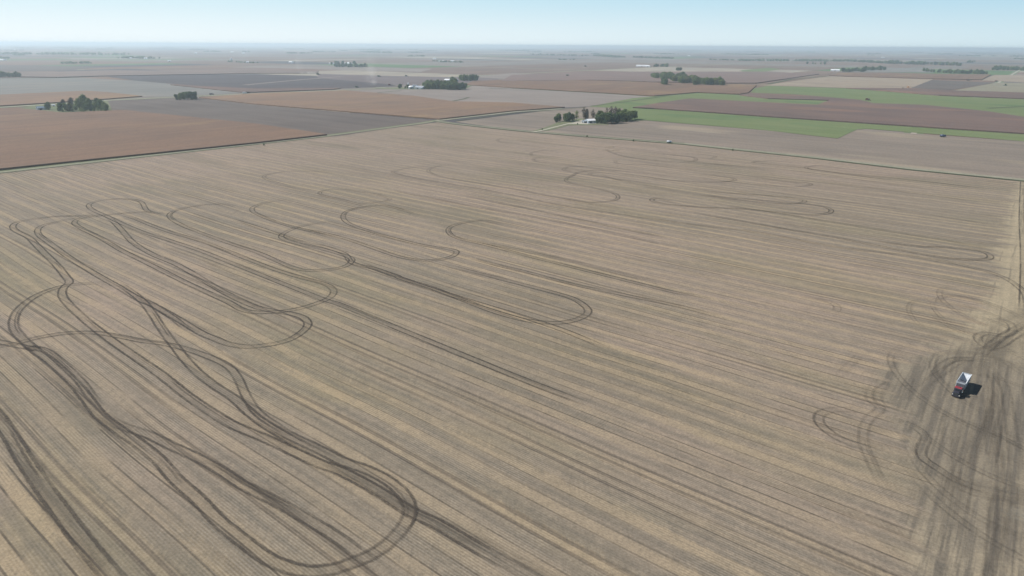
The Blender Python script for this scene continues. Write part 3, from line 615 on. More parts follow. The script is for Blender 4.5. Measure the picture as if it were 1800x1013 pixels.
# ------------------------------------------------------------------ trees
def mat_leaf(name, a, b):
    t = NT(name); P = t.pos()
    oi = t.n('ShaderNodeObjectInfo').outputs['Random']
    n1 = t.noise(P, 0.45, 3, 0.7)
    f = t.add(t.mul(n1, 0.8), t.mul(t.sub(oi, 0.5), 0.5))
    lc = t.mix(t.ss(f, 0.15, 0.70), a, b); t.base(lc); t.b.inputs['Roughness'].default_value = 0.7
    tr = t.n('ShaderNodeBsdfTranslucent'); t.link(lc, tr.inputs['Color'])       # leaves let some sun through
    mx = t.n('ShaderNodeMixShader'); mx.inputs[0].default_value = 0.38
    t.t.links.new(t.b.outputs[0], mx.inputs[1]); t.t.links.new(tr.outputs[0], mx.inputs[2]); t.t.links.new(mx.outputs[0], t.out.inputs['Surface'])
    return t.m
LEAF = {'green': mat_leaf('green_leaves', (0.085, 0.125, 0.040), (0.185, 0.225, 0.080)),
        'dark': mat_leaf('dark_leaves', (0.055, 0.090, 0.036), (0.120, 0.165, 0.064)),
        'yellow': mat_leaf('turning_leaves', (0.085, 0.100, 0.036), (0.150, 0.150, 0.060)),
        'grey': mat_leaf('thin_brownish_leaves', (0.085, 0.075, 0.055), (0.135, 0.120, 0.085))}
BARK = simple('bark', (0.10, 0.082, 0.066), 0.9)

def crown_mesh(seed, w, h, z0, nleaf, leaf, dens=1.0, blobs=9):
    rng = random.Random(seed); V, Fc = [], []
    bl = []
    for i in range(blobs):
        a = rng.uniform(0, 6.283); rr = rng.uniform(0, 0.58) * w / 2; zz = rng.uniform(0.14, 0.80)
        k = (1 - abs(zz - 0.45) * 0.9)
        bl.append((rr * math.cos(a) * k, rr * math.sin(a) * k, z0 + zz * h, w * rng.uniform(0.24, 0.36), h * rng.uniform(0.18, 0.28)))
    bl.append((0, 0, z0 + h * 0.5, w * 0.30, h * 0.38)); bl.append((0, 0, z0 + h * 0.82, w * 0.2, h * 0.18))
    for i in range(nleaf):
        b = rng.choice(bl); d = Vector((rng.gauss(0, 1), rng.gauss(0, 1), rng.gauss(0, 1))).normalized()
        r = rng.uniform(0.62, 1.08)
        p = Vector((b[0] + d.x * b[3] * r, b[1] + d.y * b[3] * r, b[2] + d.z * b[4] * r))
        nrm = (d + Vector((rng.uniform(-.8, .8), rng.uniform(-.8, .8), rng.uniform(-.5, .9)))).normalized()
        q = nrm.to_track_quat('Z', 'Y'); s = leaf * rng.uniform(0.5, 1.05); k = len(V); ang = rng.uniform(0, 6.28)
        for j in range(4):
            a = ang + j * math.pi / 2; V.append(p + q @ Vector((math.cos(a) * s * (0.7 if j % 2 else 1), math.sin(a) * s * (0.7 if j % 2 else 1), rng.uniform(-.15, .15) * s)))
        Fc.append((k, k + 1, k + 2, k + 3))
    me = bpy.data.meshes.new('crown'); me.from_pydata([tuple(v) for v in V], [], Fc); return me

def trunk_mesh(seed, h, r, w):
    rng = random.Random(seed); m = MB()
    m.cyl((0, 0, -0.3), (rng.uniform(-.2, .2), rng.uniform(-.2, .2), h * 0.45), r * 1.25, r * 0.7, 8)
    for i in range(6):
        a = i * 1.05 + rng.uniform(-.3, .3); z = h * rng.uniform(0.28, 0.45)
        m.cyl((0, 0, z), (math.cos(a) * w * 0.3, math.sin(a) * w * 0.3, h * rng.uniform(0.6, 0.85)), r * 0.5, r * 0.12, 6)
    m.cyl((0, 0, h * .42), (0, 0, h * 0.9), r * 0.65, r * 0.1, 6)
    me = bpy.data.meshes.new('trunk'); m.bm.to_mesh(me); m.bm.free(); me.materials.append(BARK); return me

TREE_SHAPES = {  # width, height of crown, crown base
    'round': (12.0, 11.5, 0.9), 'tall': (10.0, 15.5, 1.2), 'small': (6.5, 6.0, 0.4), 'wide': (15.0, 13.0, 0.9), 'thin': (7.5, 12.0, 3.0), 'cone': (6.5, 11.0, 0.6)}
PROT = {}
def tree_proto(shape, leafk, v):
    key = (shape, leafk, v)
    if key in PROT: return PROT[key]
    w, h, z0 = TREE_SHAPES[shape]
    nl = {'small': 420, 'thin': 480}.get(shape, 1500)
    cm = crown_mesh(sum(map(ord, shape)) + v * 13, w, h, z0, nl, w * 0.062 + 0.10, blobs=11 if shape == 'wide' else 8)
    cm.materials.append(LEAF[leafk])
    PROT[key] = (cm, trunk_mesh(v, h + z0, w * 0.028, w)); return PROT[key]
def tree(px, py, shape, leafk, label, group, sc=1.0, wpos=None, name=None, rng=random.Random(3)):
    cm, tm = tree_proto(shape, leafk, rng.randrange(3))
    p = wpos if wpos is not None else G(px, py)
    nm = name or ('shrub' if shape == 'small' else 'tree')
    e = empty(nm, (p.x, p.y, 0), rng.uniform(0, 6.28), sc * rng.uniform(0.93, 1.07))
    for n_, me in (('crown', cm), ('trunk', tm)):
        o = bpy.data.objects.new(n_, me); COL.objects.link(o); o.parent = e
    tag(e, label, nm, group); return e

ADJ = {'green': 'green', 'dark': 'dark green', 'yellow': 'yellowing', 'grey': 'thin brownish'}
def grove(spots, label, group):
    """label holds {k} for the kind of crown and {p} for the part of the grove"""
    x0, x1 = min(s[0] for s in spots), max(s[0] for s in spots)
    for s in spots:
        px, py, sh, lf, sc = s[:5]
        part = ('left', 'middle', 'right')[min(2, int(3 * (px - x0) / (x1 - x0 + .01)))]
        tree(px, py, sh, lf, s[5] if len(s) > 5 else label.format(k=ADJ[lf], p=part), group, sc)

# grove left of the road
g1 = 'trees of the grove at the left'
grove([(86, 193.5, 'round', 'dark', 1.15, 'round dark tree standing apart at the left end of the left grove'),
       (107, 196, 'round', 'green', 1.15), (116, 195, 'round', 'green', 1.0), (113, 190, 'tall', 'grey', 0.95), (124, 196.5, 'round', 'yellow', 1.1, 'yellowing tree in the front row of the left grove'), (127, 189, 'tall', 'grey', 1.0, 'thin brownish tree rising at the back of the left grove'),
       (133, 195, 'small', 'dark', 1.3), (140, 190, 'wide', 'green', 1.35), (149, 189, 'wide', 'green', 1.55, 'tallest broad green tree in the middle of the left grove'), (157, 190, 'wide', 'green', 1.35), (151, 196, 'round', 'green', 1.0), (160, 196, 'round', 'dark', 1.1),
       (143, 196.5, 'small', 'green', 1.2), (167, 194, 'round', 'green', 1.1), (172, 189, 'wide', 'dark', 1.25), (178, 192, 'round', 'dark', 1.3), (184, 194, 'round', 'green', 1.05), (188, 195, 'round', 'green', 0.9, 'green tree closing the right end of the left grove')],
      '{k} tree in the {p} part of the far left grove', g1)
g2 = 'trees of the small clump by the road'
grove([(311, 176, 'round', 'dark', 0.95, 'low dark tree at the left end of the clump by the grey tilled field'), (318, 176, 'round', 'green', 1.1), (324, 175, 'round', 'green', 1.2), (330, 175.5, 'round', 'dark', 1.25), (337, 175.5, 'round', 'dark', 1.3), (343, 175, 'round', 'dark', 1.25), (333, 173, 'wide', 'green', 1.0)],
      '{k} rounded tree in the {p} part of the clump above grey tilled soil', g2)
g3 = 'trees round the pale shed'
grove([(977, 215.5, 'round', 'dark', 0.75, 'low dark tree at the left end of the row by the drive'), (982, 214, 'round', 'dark', 1.05), (995, 214.5, 'round', 'dark', 1.05), (1000, 213.5, 'wide', 'dark', 1.0), (1006, 213, 'round', 'green', 0.9), (1013, 213, 'thin', 'green', 1.05, 'slim tree standing right of the dark trees by the drive'),
       (1026, 212, 'thin', 'grey', 1.45, 'tall thin greyish tree directly behind the pale shed'), (1031, 212, 'tall', 'grey', 1.05), (1042, 212, 'thin', 'grey', 1.1),
       (1048, 216, 'cone', 'dark', 1.1), (1052, 217, 'tall', 'dark', 1.15, 'pointed dark tree touching the right side of the pale shed'), (1058, 217.5, 'round', 'dark', 1.25), (1065, 218, 'round', 'dark', 1.2), (1072, 217, 'round', 'dark', 1.2), (1079, 217, 'wide', 'dark', 0.95), (1086, 216.5, 'round', 'dark', 1.1),
       (1056, 212, 'wide', 'green', 1.15), (1066, 212, 'thin', 'grey', 1.35), (1074, 212, 'thin', 'grey', 1.4), (1070, 214, 'wide', 'green', 1.05), (1081, 212, 'thin', 'grey', 1.4), (1087, 212, 'tall', 'green', 1.1), (1092, 214, 'wide', 'green', 1.2), (1098, 212, 'tall', 'green', 1.15), (1104, 213, 'wide', 'green', 1.15), (1094, 211, 'wide', 'dark', 1.1),
       (1110, 211, 'round', 'green', 1.2), (1115, 210, 'round', 'green', 1.15, 'rounded green tree at the right tip of the windbreak by the pasture')],
      '{k} tree in the {p} part of the row round the pale shed', g3)
g4 = 'trees of the farm beyond the golden corn'
grove([(703, 156.5, 'round', 'dark', 1.0, 'dark tree standing alone left of the domed farm roofs'), (713, 156.5, 'small', 'dark', 1.3), (717, 156, 'round', 'dark', 0.8)] +
      [(746 + 4.6 * i, 156.5 + (i % 2) * 0.6, 'wide' if i % 3 else 'round', 'green' if i < 5 else 'dark', 1.35) for i in range(8)] +
      [(783 + 5 * i, 157.5 + (i % 2) * 0.7, 'wide', 'dark', 1.35) for i in range(7)] +
      [(752 + 6 * i, 152.5, 'wide', 'yellow' if i in (1, 2) else 'green', 1.3) for i in range(9)] +
      [(795, 146, 'wide', 'dark', 1.3), (800, 149, 'wide', 'green', 1.4), (818, 157, 'round', 'dark', 1.2, 'small dark tree at the right end of the farm grove'), ],
      '{k} tree in the {p} part of the grove beside the domed farm roofs', g4)
grove([(811 + 5.2 * i, 141.8 + (i % 2) * .6, 'wide', 'dark' if i > 2 else 'green', 1.45) for i in range(6)], '{k} tree in the {p} part of the block behind the domed farm', 'trees of the block behind the farm')
g5 = 'trees of the long wood among the corn'
rw = random.Random(11); spots = []
for a, b, y0, y1, k in ((1140, 1205, 140, 136, 34), (1180, 1222, 148, 141.5, 34), (1220, 1265, 150.5, 146, 34), (1166, 1178, 150, 149, 3), (1264, 1272, 151, 150, 3)):
    for i in range(k):
        spots.append((rw.uniform(a, b), rw.uniform(y1, y0), 'wide', rw.choice(['green', 'green', 'yellow', 'dark']), rw.uniform(1.15, 1.6)))
grove(spots, '{k} tree in the {p} third of the long wood amid reddish corn', g5)
grove([(1190 + 3 * i, 124.5, 'wide', 'dark', 1.2) for i in range(3)], '{k} tree at the {p} of the lone clump behind the long wood', 'trees of the lone clump')
def rowgrove(x0, x1, y0, y1, k, kinds, label, group, sc=1.3, seed=1, dy=0.8):
    r = random.Random(seed)
    grove([(x0 + (x1 - x0) * (i + r.uniform(-.3, .3)) / max(1, k - 1), y0 + (y1 - y0) * i / max(1, k - 1) - r.uniform(0, dy), 'wide', r.choice(kinds), sc * r.uniform(0.7, 1.2)) for i in range(k)], label, group)
GD = ['green', 'dark', 'dark']
rowgrove(-20, 33, 136.5, 136, 12, GD, '{k} tree in the {p} third of the wood at the left photo edge', 'trees of the wood at the left edge', 1.3, 2)
rowgrove(1482, 1520, 127.5, 127, 14, GD, '{k} tree in the {p} third of the grove right of the far white shed', 'trees of the far shed grove', 1.3, 3, 2.0)
rowgrove(1518, 1556, 124.5, 123.5, 12, GD, '{k} tree in the {p} third of the strip trailing from the far shed grove', 'trees of the trailing strip', 1.4, 4)
rowgrove(1623, 1662, 126, 129, 9, ['green', 'dark'], '{k} tree in the {p} third of the ragged row at far right', 'trees of the ragged row', 1.15, 5)
rowgrove(1668, 1733, 129.5, 131, 16, ['green', 'yellow', 'dark'], '{k} tree in the {p} third of the partly yellow far row at right', 'trees of the yellowing row', 1.25, 6)
rowgrove(1745, 1830, 123.5, 126, 20, ['green', 'dark'], '{k} tree in the {p} third of the dense wood at the right photo edge', 'trees of the wood at the right edge', 1.45, 7, 1.6)
rowgrove(590, 645, 118.5, 119, 18, GD, '{k} tree in the {p} third of the far farm grove left of centre', 'trees of the far farm grove', 1.3, 8, 1.2)
rowgrove(583, 622, 114, 114, 7, GD, '{k} tree in the {p} third of the row among the far white sheds', 'trees among the far white sheds', 1.3, 9)
rowgrove(1150, 1172, 118, 118, 7, GD, '{k} tree in the {p} third of the clump right of the long white shed', 'trees beside the long white shed', 1.3, 10)
rowgrove(1627, 1688, 114, 116.5, 16, ['green', 'yellow', 'dark'], '{k} tree in the {p} third of the pale belt behind the right rows', 'trees of the pale green belt', 1.5, 12)
rowgrove(1420, 1448, 113.5, 114, 5, GD, '{k} tree in the {p} third of the little far row above the pasture', 'trees of the little far row', 1.2, 13)

# bushes and lone shrubs along the lanes
for px, py, lab in ((953, 229, 'dark round bush beside the mouth of the drive'), (464, 256, 'small upright bush on the left lane'), (1032, 241.5, 'dark bush in the ditch right of the drive mouth'), (1113, 249, 'small dark bush in the ditch left of the pale tank'), (1288, 265.5, 'dark bush in the ditch right of the pale tank'), (1015, 219.6, 'low bush on the yard left of the pale shed')):
    tree(px, py, 'small', 'dark', lab, None, 0.42, name='bush')

# far woods: one mass each, leaf clumps over a long strip
def far_wood(px0, py0, px1, py1, hgt, dens, label, seed, depth=60.0, leafk='dark', gaps=0.15):
    r = random.Random(seed); a, b = G(px0, py0), G(px1, py1); L = (b - a).length; d = (b - a).normalized(); nn = Vector((-d.y, d.x, 0))
    V, Fc = [], []
    ntree = int(L / 8 * dens); up = Vector((0, 0, 1))
    for i in range(ntree):
        t = r.random()
        if math.sin(t * 37 + seed) + math.sin(t * 91 + seed * 2) < -2 + gaps * 2.5: continue
        c = a + d * L * t + nn * r.uniform(-depth, depth) / 2; hh = hgt * r.uniform(0.55, 1.15); w = hh * r.uniform(.55, .9)
        for j in range(26):
            dd = Vector((r.gauss(0, 1), r.gauss(0, 1), r.gauss(0, 1))).normalized()
            p = Vector((c.x + dd.x * w, c.y + dd.y * w, hh * 0.52 + dd.z * hh * 0.48)); q = (dd + Vector((r.uniform(-.5, .5), r.uniform(-.5, .5), r.uniform(-.3, .6)))).normalized().to_track_quat('Z', 'Y')
            s = hh * 0.24 * r.uniform(.7, 1.3); k = len(V)
            for m in range(4):
                an = m * math.pi / 2 + j; V.append(p + q @ Vector((math.cos(an) * s, math.sin(an) * s, 0)))
            Fc.append((k, k + 1, k + 2, k + 3))
    if not Fc: return
    o = link_mesh('woodland', V, Fc, LEAF[leafk]); tag(o, label, 'woodland', 'far woods', 'stuff')
far_wood(1300, 107.3, 1500, 108.5, 17, 1.3, 'long dark tree line running below the horizon at the right', 1, 80)
far_wood(1500, 108.5, 1560, 112, 16, 1.0, 'thinner right end of the long tree line below the horizon', 2, 60)
far_wood(1560, 112, 1624, 114, 22, 1.2, 'ragged tree belt right of the long tree line', 3, 60)
far_wood(0, 95.5, 215, 97, 22, 0.6, 'hazy tree line near the horizon at the far left', 4, 300)
far_wood(20, 98, 45, 98, 18, 1.0, 'short hazy wood below the far left tree line', 5, 100)
far_wood(103, 112.5, 162, 111.8, 12, 1.6, 'low dark wood strip in the left distance', 6, 60)
far_wood(212, 102.5, 272, 103.5, 16, 1.2, 'hazy wood with pale roofs left of centre', 7, 100)
far_wood(505, 94.3, 548, 94.3, 16, 1.2, 'thin far wood strip left of the haze plume', 8, 80)
far_wood(715, 99.5, 747, 99.5, 14, 1.0, 'small hazy wood above the centre farm', 9, 90)
far_wood(930, 96.5, 1025, 98.5, 16, 0.6, 'broad hazy wood at the centre of the horizon', 10, 300)
far_wood(1050, 98.5, 1090, 101.5, 18, 1.2, 'sloping dark wood right of centre below the horizon', 11, 120)
far_wood(1115, 101.5, 1182, 103.5, 16, 1.0, 'long low wood above the long white shed', 12, 100)
far_wood(982, 105.5, 1012, 105.8, 10, 1.0, 'tiny dark wood strip right of centre', 13, 60)
far_wood(1251, 105.5, 1285, 106.5, 12, 1.2, 'short wood at the left end of the long tree line', 14, 60)
far_wood(400, 109.5, 455, 111.5, 11, 0.4, 'thin trees round the far white silo', 15, 60)
far_wood(765, 108, 785, 110, 10, 0.8, 'thin trees by the pale far farm', 16, 60)
far_wood(795, 109.6, 818, 110.5, 10, 1.0, 'low trees right of the pale far farm', 17, 60)
far_wood(1698, 110, 1712, 110.3, 18, 1.0, 'small far trees on the right plain', 18, 60)
far_wood(1785, 104.3, 1810, 105, 14, 1.0, 'far wood strip cut by the right edge', 19, 60)
far_wood(0, 103, 12, 103.5, 14, 1.0, 'trees by the far white roof at the left edge', 20, 60)
rr = random.Random(77)
for i in range(120):
    px = rr.uniform(-10, 1810); y0 = 80 + (px - 900) * 0.0061
    py = y0 + rr.choice([5.0, 6.0, 7.5, 9, 11, 14]) + rr.uniform(-.6, .6)
    w = rr.uniform(8, 46)
    far_wood(px, py, px + w, py + w * .006 + rr.uniform(-.15, .15), rr.uniform(13, 20), 0.9 if py > y0 + 8 else 0.35, 'faint strip of trees lost in the haze near the horizon', 100 + i, 150)

# ------------------------------------------------------------------ buildings
WHITE = simple('white_metal_sheet', (0.78, 0.80, 0.82), 0.35, 0.0, 0.05)
GREYB = simple('blue_grey_siding', (0.28, 0.34, 0.40), 0.6, 0.0, 0.1)
DARKP = simple('dark_opening', (0.03, 0.035, 0.04), 0.8)
GALV = simple('galvanised_steel', (0.60, 0.63, 0.66), 0.35, 0.6, 0.08)
REDB = simple('red_roofing', (0.22, 0.07, 0.05), 0.7)
def shed(name, px, py, L, Wd, hw, hr, az, roofm, wallm, label, group=None, cat='shed', doors=2):
    p = G(px, py); e = empty(name, (p.x, p.y, 0), -R(az)); tag(e, label, cat, group)
    MB().prism([(-Wd / 2, -0.2), (Wd / 2, -0.2), (Wd / 2, hw), (0, hr), (-Wd / 2, hw)], -L / 2, L / 2).build('wall', wallm, e)
    m = MB(); o = 0.5; t_ = 0.12; sl_ = (hr - hw) / (Wd / 2)
    m.prism([(-Wd / 2 - o, hw - sl_ * o + .02), (0, hr + .02), (Wd / 2 + o, hw - sl_ * o + .02), (Wd / 2 + o, hw - sl_ * o + t_ + .02), (0, hr + t_ + .02), (-Wd / 2 - o, hw - sl_ * o + t_ + .02)], -L / 2 - .4, L / 2 + .4)
    rf = m.build('roof', roofm, e)
    MB().box((0, 0, hr + t_ + .06), (0.5, L + .8, 0.1)).build('ridge_cap', GALV, rf)
    for k in range(doors):
        y = L * ((k + 1) / (doors + 1) - 0.5)
        MB().box((Wd / 2 + .04, y, hw * .36), (0.08, min(4.0, L / (doors + 2)), hw * .72)).build('sliding_door', GALV if k % 2 else DARKP, e)
    MB().box((0, -L / 2 - .04, hw * .42), (Wd * 0.38, 0.08, hw * .84)).build('end_door', DARKP, e)
    for s in (-1, 1): MB().box((s * Wd * .36, -L / 2 - .04, hw * .6), (1.2, 0.08, 1.0)).build('window', GALV, e)
    return e
def bin_(px, py, r, h, label, group=None, cat='grain bin'):
    p = G(px, py); e = empty('grain_bin', (p.x, p.y, 0)); tag(e, label, cat, group)
    m = MB(); k = 8
    for i in range(k): m.cyl((0, 0, h * i / k), (0, 0, h * (i + .93) / k), r, r, 28); 
    m.build('wall', GALV, e)
    rf = MB().cyl((0, 0, h), (0, 0, h + r * .55), r * 1.03, r * .14, 28).build('roof', WHITE, e, False)
    MB().cyl((0, 0, h + r * .55), (0, 0, h + r * .55 + .6), r * .13, r * .13, 12).build('vent_cap', GALV, rf)
    MB().box((r * 1.0, 0, 1.1), (.1, .9, 2.0)).build('hatch', DARKP, e)
# farmstead at the drive
shed('machine_shed', 1037, 216.8, 13, 11, 4.4, 6.4, 63, WHITE, GREYB, 'pale blue grey shed with bright white roof beside the dark windbreak', None, 'shed', 2)
shed('farm_shed', 1028, 216.5, 8, 6, 3.0, 4.4, 63, GALV, GREYB, 'small low grey lean-to shed at the left of the white roofed shed', None, 'shed', 1)
# farm at the left grove
shed('farm_shed', 73, 193.4, 13, 10, 3.8, 6.0, 40, simple('blue_roof', (0.16, 0.22, 0.30), .5), GREYB, 'blue grey shed at the left end of the left grove')
shed('farm_shed', 94, 187.2, 5, 4, 2.6, 3.6, 40, WHITE, WHITE, 'tiny white shed between the first two trees of the left grove')
for k_ in range(14):
    tree(104 + 6.2 * k_, 196.0 + math.sin(k_ * 2.1) * 1.2, 'small', 'green' if k_ % 3 else 'dark', '%s bush fringing the foot of the left grove' % ('green' if k_ % 3 else 'dark'), 'bushes under the left grove', 0.95, name='bush')
for k_ in range(9):
    tree(1049 + 6.5 * k_, 218.2 - k_ * .5, 'small', 'dark', 'dark bush along the foot of the windbreak beside the pale shed', 'bushes under the windbreak', 1.0, name='bush')
# the farm with domed roofs
def dome(px, py, r, h, wallm, label):
    p = G(px, py); e = empty('domed_store', (p.x, p.y, 0)); tag(e, label, 'farm building', 'domed farm buildings')
    MB().cyl((0, 0, -.2), (0, 0, h * .5), r, r, 32).build('wall', wallm, e)
    m = MB(); prev = (r * 1.04, h * .5)
    for i in range(1, 6):
        a = i / 5 * math.pi / 2 * .96; cur = (r * 1.04 * math.cos(a), h * .5 + h * .5 * math.sin(a)); m.cyl((0, 0, prev[1]), (0, 0, cur[1]), prev[0], cur[0], 32, False); prev = cur
    m.build('roof', WHITE, e, True)
    MB().box((0, -r - .05, h * .2), (r * .5, .2, h * .38)).build('door', DARKP, e)
dome(723, 156.3, 7.5, 8.0, GREYB, 'bright white domed store left of the wide pale roof')
shed('machine_shed', 739, 156.8, 24, 16, 4.5, 8.0, 118, GALV, GREYB, 'wide pale silvery roofed barn between the white dome and the farm grove')
shed('farm_shed', 730, 153.2, 16, 9, 4.0, 6.0, 118, simple('slate_roof', (.16, .18, .22), .6), GREYB, 'dark roofed shed behind the white dome')
shed('farm_shed', 778, 155.8, 9, 7, 4.0, 6.0, 118, WHITE, WHITE, 'small white house hidden among the farm grove')
shed('machine_shed', 787, 143.5, 18, 14, 5, 8.0, 118, WHITE, WHITE, 'white roofed barn behind the farm grove beside the rear tree block')
shed('farm_shed', 802, 143, 12, 9, 4, 6, 118, GALV, GREYB, 'grey shed right of the white roofed barn behind the grove')
bin_(718, 152.5, 2.4, 9, 'slim grain bin standing behind the white dome')
# far farms
far = [(1129, 117.3, 70, 18, 'long white shed gleaming on the plain right of centre', 118), (1139, 118, 22, 14, 'pale shed just right of the long white shed', 118), (1468, 125.3, 40, 20, 'white shed at the left end of the far right grove', 118), (1482, 125.8, 14, 10, 'small white house left of the far right grove', 60),
       (583, 113, 26, 18, 'white shed at the left end of the far farm grove', 118), (592, 111.8, 24, 16, 'taller white shed among the far farm trees', 60), (612, 112.5, 44, 18, 'long pale roof behind the far farm trees', 118), (4, 106.3, 60, 24, 'white roof at the left edge of the photo', 118),
       (764, 104, 22, 16, 'white shed left of the pale far farm', 118), (776, 109, 40, 20, 'pale shed in the middle of the pale far farm', 118), (795, 108.8, 26, 18, 'white shed right of the pale far farm', 60), (512, 110.5, 26, 18, 'lone white house on the far plain', 118), (435, 110.5, 18, 14, 'small white house right of the far silo', 60),
       (229, 103, 24, 18, 'pale roof in the hazy left wood', 118), (256, 103.8, 24, 18, 'white roof at the right of the hazy left wood', 60), (298, 108.5, 20, 16, 'tiny white shed on the left plain', 60), (25, 87.8, 40, 24, 'white speck of a shed at the far left horizon', 60), (672, 93, 40, 24, 'bright white shed near the horizon at centre', 60), (645, 86.6, 70, 30, 'white shed on the horizon left of centre', 60),
       (1211, 99, 30, 20, 'pale shed near the horizon right of centre', 60), (1656, 94, 60, 30, 'bright white shed near the right horizon', 60), (1552, 101.8, 30, 20, 'pale house behind the right belt of trees', 60), (344, 94.3, 30, 20, 'pale roof in the left haze', 60), (428, 94.4, 30, 20, 'pale roof below the left horizon', 60), (408, 92, 40, 24, 'white roofs in the left haze', 60), (1790, 90.5, 60, 30, 'pale shed near the horizon at the right edge', 60)]
for px, py, L, Wd, lab, az in far:
    shed('farm_shed', px, py, L, Wd, 5.5, 9.0, az, WHITE, WHITE, lab, 'far white farm buildings', 'shed', 1)
bin_(407, 107.8, 6, 18, 'white silo in the far left farm', 'far silos', 'silo')

# pale tank beside the ditch and dark one on the stubble
def tank(px, py, L, r, mat, label, az):
    p = G(px, py); e = empty('tank_trailer', (p.x, p.y, 0), -R(az)); tag(e, label, 'tank trailer')
    MB().cyl((0, -L / 2, r + .9), (0, L / 2, r + .9), r, r, 20).cyl((0, L / 2, r + .9), (0, L / 2 + .5, r + .9), r, r * .5, 20).cyl((0, -L / 2 - .5, r + .9), (0, -L / 2, r + .9), r * .5, r, 20).build('tank', mat, e, True)
    MB().cyl((0, 0, 2 * r + .85), (0, 0, 2 * r + 1.2), .35, .35, 12).build('filler_cap', DARKP, e)
    MB().box((0, 0, .75), (1.1, L + .6, .22)).box((0, L / 2 + 1.2, .7), (.18, 2.0, .16)).build('frame', DARKP, e)
    for y in (-L * .28, L * .1):
        for s in (-1, 1): MB().cyl((s * 1.0 - .2, y, .5), (s * 1.0 + .2, y, .5), .5, .5, 16).build('wheel', DARKP, e)
tank(1176, 251.8, 5.0, 1.1, simple('weathered_plastic', (.42, .46, .50), .6), 'pale tank trailer parked by the ditch beside the main field', 118)
tank(1657, 241.5, 6.0, 1.3, simple('dark_blue_paint', (.04, .06, .12), .4), 'dark blue tank trailer out on the right hand stubble', 118)

# combine harvesters and field machines
TYRE = simple('tyre_rubber', (0.025, 0.025, 0.026), .9)
GLASS = simple('tinted_glass', (0.03, 0.04, 0.05), .1, 0, .05, 1, .8)
def combine(px, py, az, paint, label, sc=1.0):
    p = G(px, py); e = empty('combine_harvester', (p.x, p.y, 0), -R(az), sc); tag(e, label, 'combine harvester', 'combines and tractors at work')
    MB().box((0, -1.2, 2.4), (3.0, 5.6, 2.2), bev=.15).box((0, -3.2, 3.2), (2.6, 2.0, 1.2), bev=.1).build('body', paint, e)
    MB().box((0, -.8, 3.95), (3.2, 2.8, .9), top=(3.8, 3.3)).build('grain_tank', paint, e)
    cb = MB().box((0, 2.4, 2.9), (2.0, 1.8, 1.9), top=(2.1, 2.0), bev=.1).build('cab', GLASS, e)
    MB().box((0, 2.4, 3.95), (2.2, 2.1, .18)).build('cab_roof', paint, cb)
    MB().box((0, 5.6, .8), (9.0, 1.5, .9), top=(9.0, .8)).box((0, 4.2, 1.2), (1.4, 2.6, .9)).build('header', paint, e)
    MB().cyl((1.7, 0.6, 3.6), (4.6, -3.4, 4.3), .2, .2, 10).build('unloading_auger', paint, e)
    for s in (-1, 1):
        MB().cyl((s * 1.35, 1.2, .95), (s * 2.05, 1.2, .95), .95, .95, 20).build('wheel', TYRE, e)
        MB().cyl((s * 1.3, -3.4, .65), (s * 1.75, -3.4, .65), .65, .65, 18).build('wheel', TYRE, e)
CG = simple('dark_green_paint', (.02, .06, .02), .4); CR_ = simple('dark_red_paint', (.12, .02, .02), .4); CY = simple('orange_paint', (.45, .20, .05), .5)
combine(559, 131.6, 100, CG, 'dark harvester leading the thin dust trail left of centre', 1.3)
combine(627, 154.3, 118, CG, 'dark harvester on the road verge left of the dust cloud')
combine(685, 150.5, 118, CR_, 'dark harvester between the dust cloud and the farm trees')
combine(666, 135.5, 118, CG, 'dark harvester behind the dust cloud on the tilled field', 1.3)
combine(714, 134.6, 118, CG, 'faint dark harvester on the tilled field right of the dust cloud', 1.1)
combine(998, 134.3, 118, CG, 'dark harvester beside a pale strip at centre', 1.4)
combine(1029, 117.3, 118, CG, 'tiny dark harvester on the far plain at centre', 1.4)
combine(1525, 177, 120, CR_, 'dark machine between pasture and brown corn', 1.1)
combine(1596, 154.6, 40, CY, 'orange harvester at the edge of the streaked stubble')
combine(1587, 156.6, 40, CG, 'dark tractor-like harvester left of the orange one', .8)
combine(1701, 142, 118, CR_, 'dark harvester on the dark soil field at the right', .9)
combine(1751, 143.8, 118, CR_, 'brown harvester at the corner of the pale striped field', 1.0)
combine(1767, 150.8, 30, CG, 'dark harvester on the pale field near the right edge', 1.2)
# vehicles on the far gravel road
def lorry(px, py, az, boxm, label, L=9.0):
    p = G(px, py); e = empty('lorry', (p.x, p.y, 0.45), -R(az)); tag(e, label, 'lorry', 'vehicles on the far road')
    MB().box((0, -1, 2.3), (2.5, L - 2.6, 2.6), bev=.05).build('cargo_box', boxm, e)
    cb = MB().box((0, L / 2 - .9, 1.7), (2.3, 1.9, 2.2), top=(2.1, 1.6), bev=.08).build('cab', boxm, e)
    MB().box((0, L / 2 + .02, 2.15), (1.9, .3, .7)).build('windscreen', GLASS, cb)
    MB().box((0, 0, .8), (1.2, L, .3)).build('frame', DARKP, e)
    for y in (-L * .32, L * .36):
        for s in (-1, 1): MB().cyl((s * .85, y, .5), (s * 1.2, y, .5), .5, .5, 16).build('wheel', TYRE, e)
lorry(430, 165, 62, WHITE, 'white lorry parked on the far gravel road', 10)
lorry(436, 164.6, 62, DARKP, 'dark lorry just right of the white one on the far road', 9)
lorry(372, 167.4, 62, DARKP, 'dark lorry alone on the left stretch of the far road', 9)
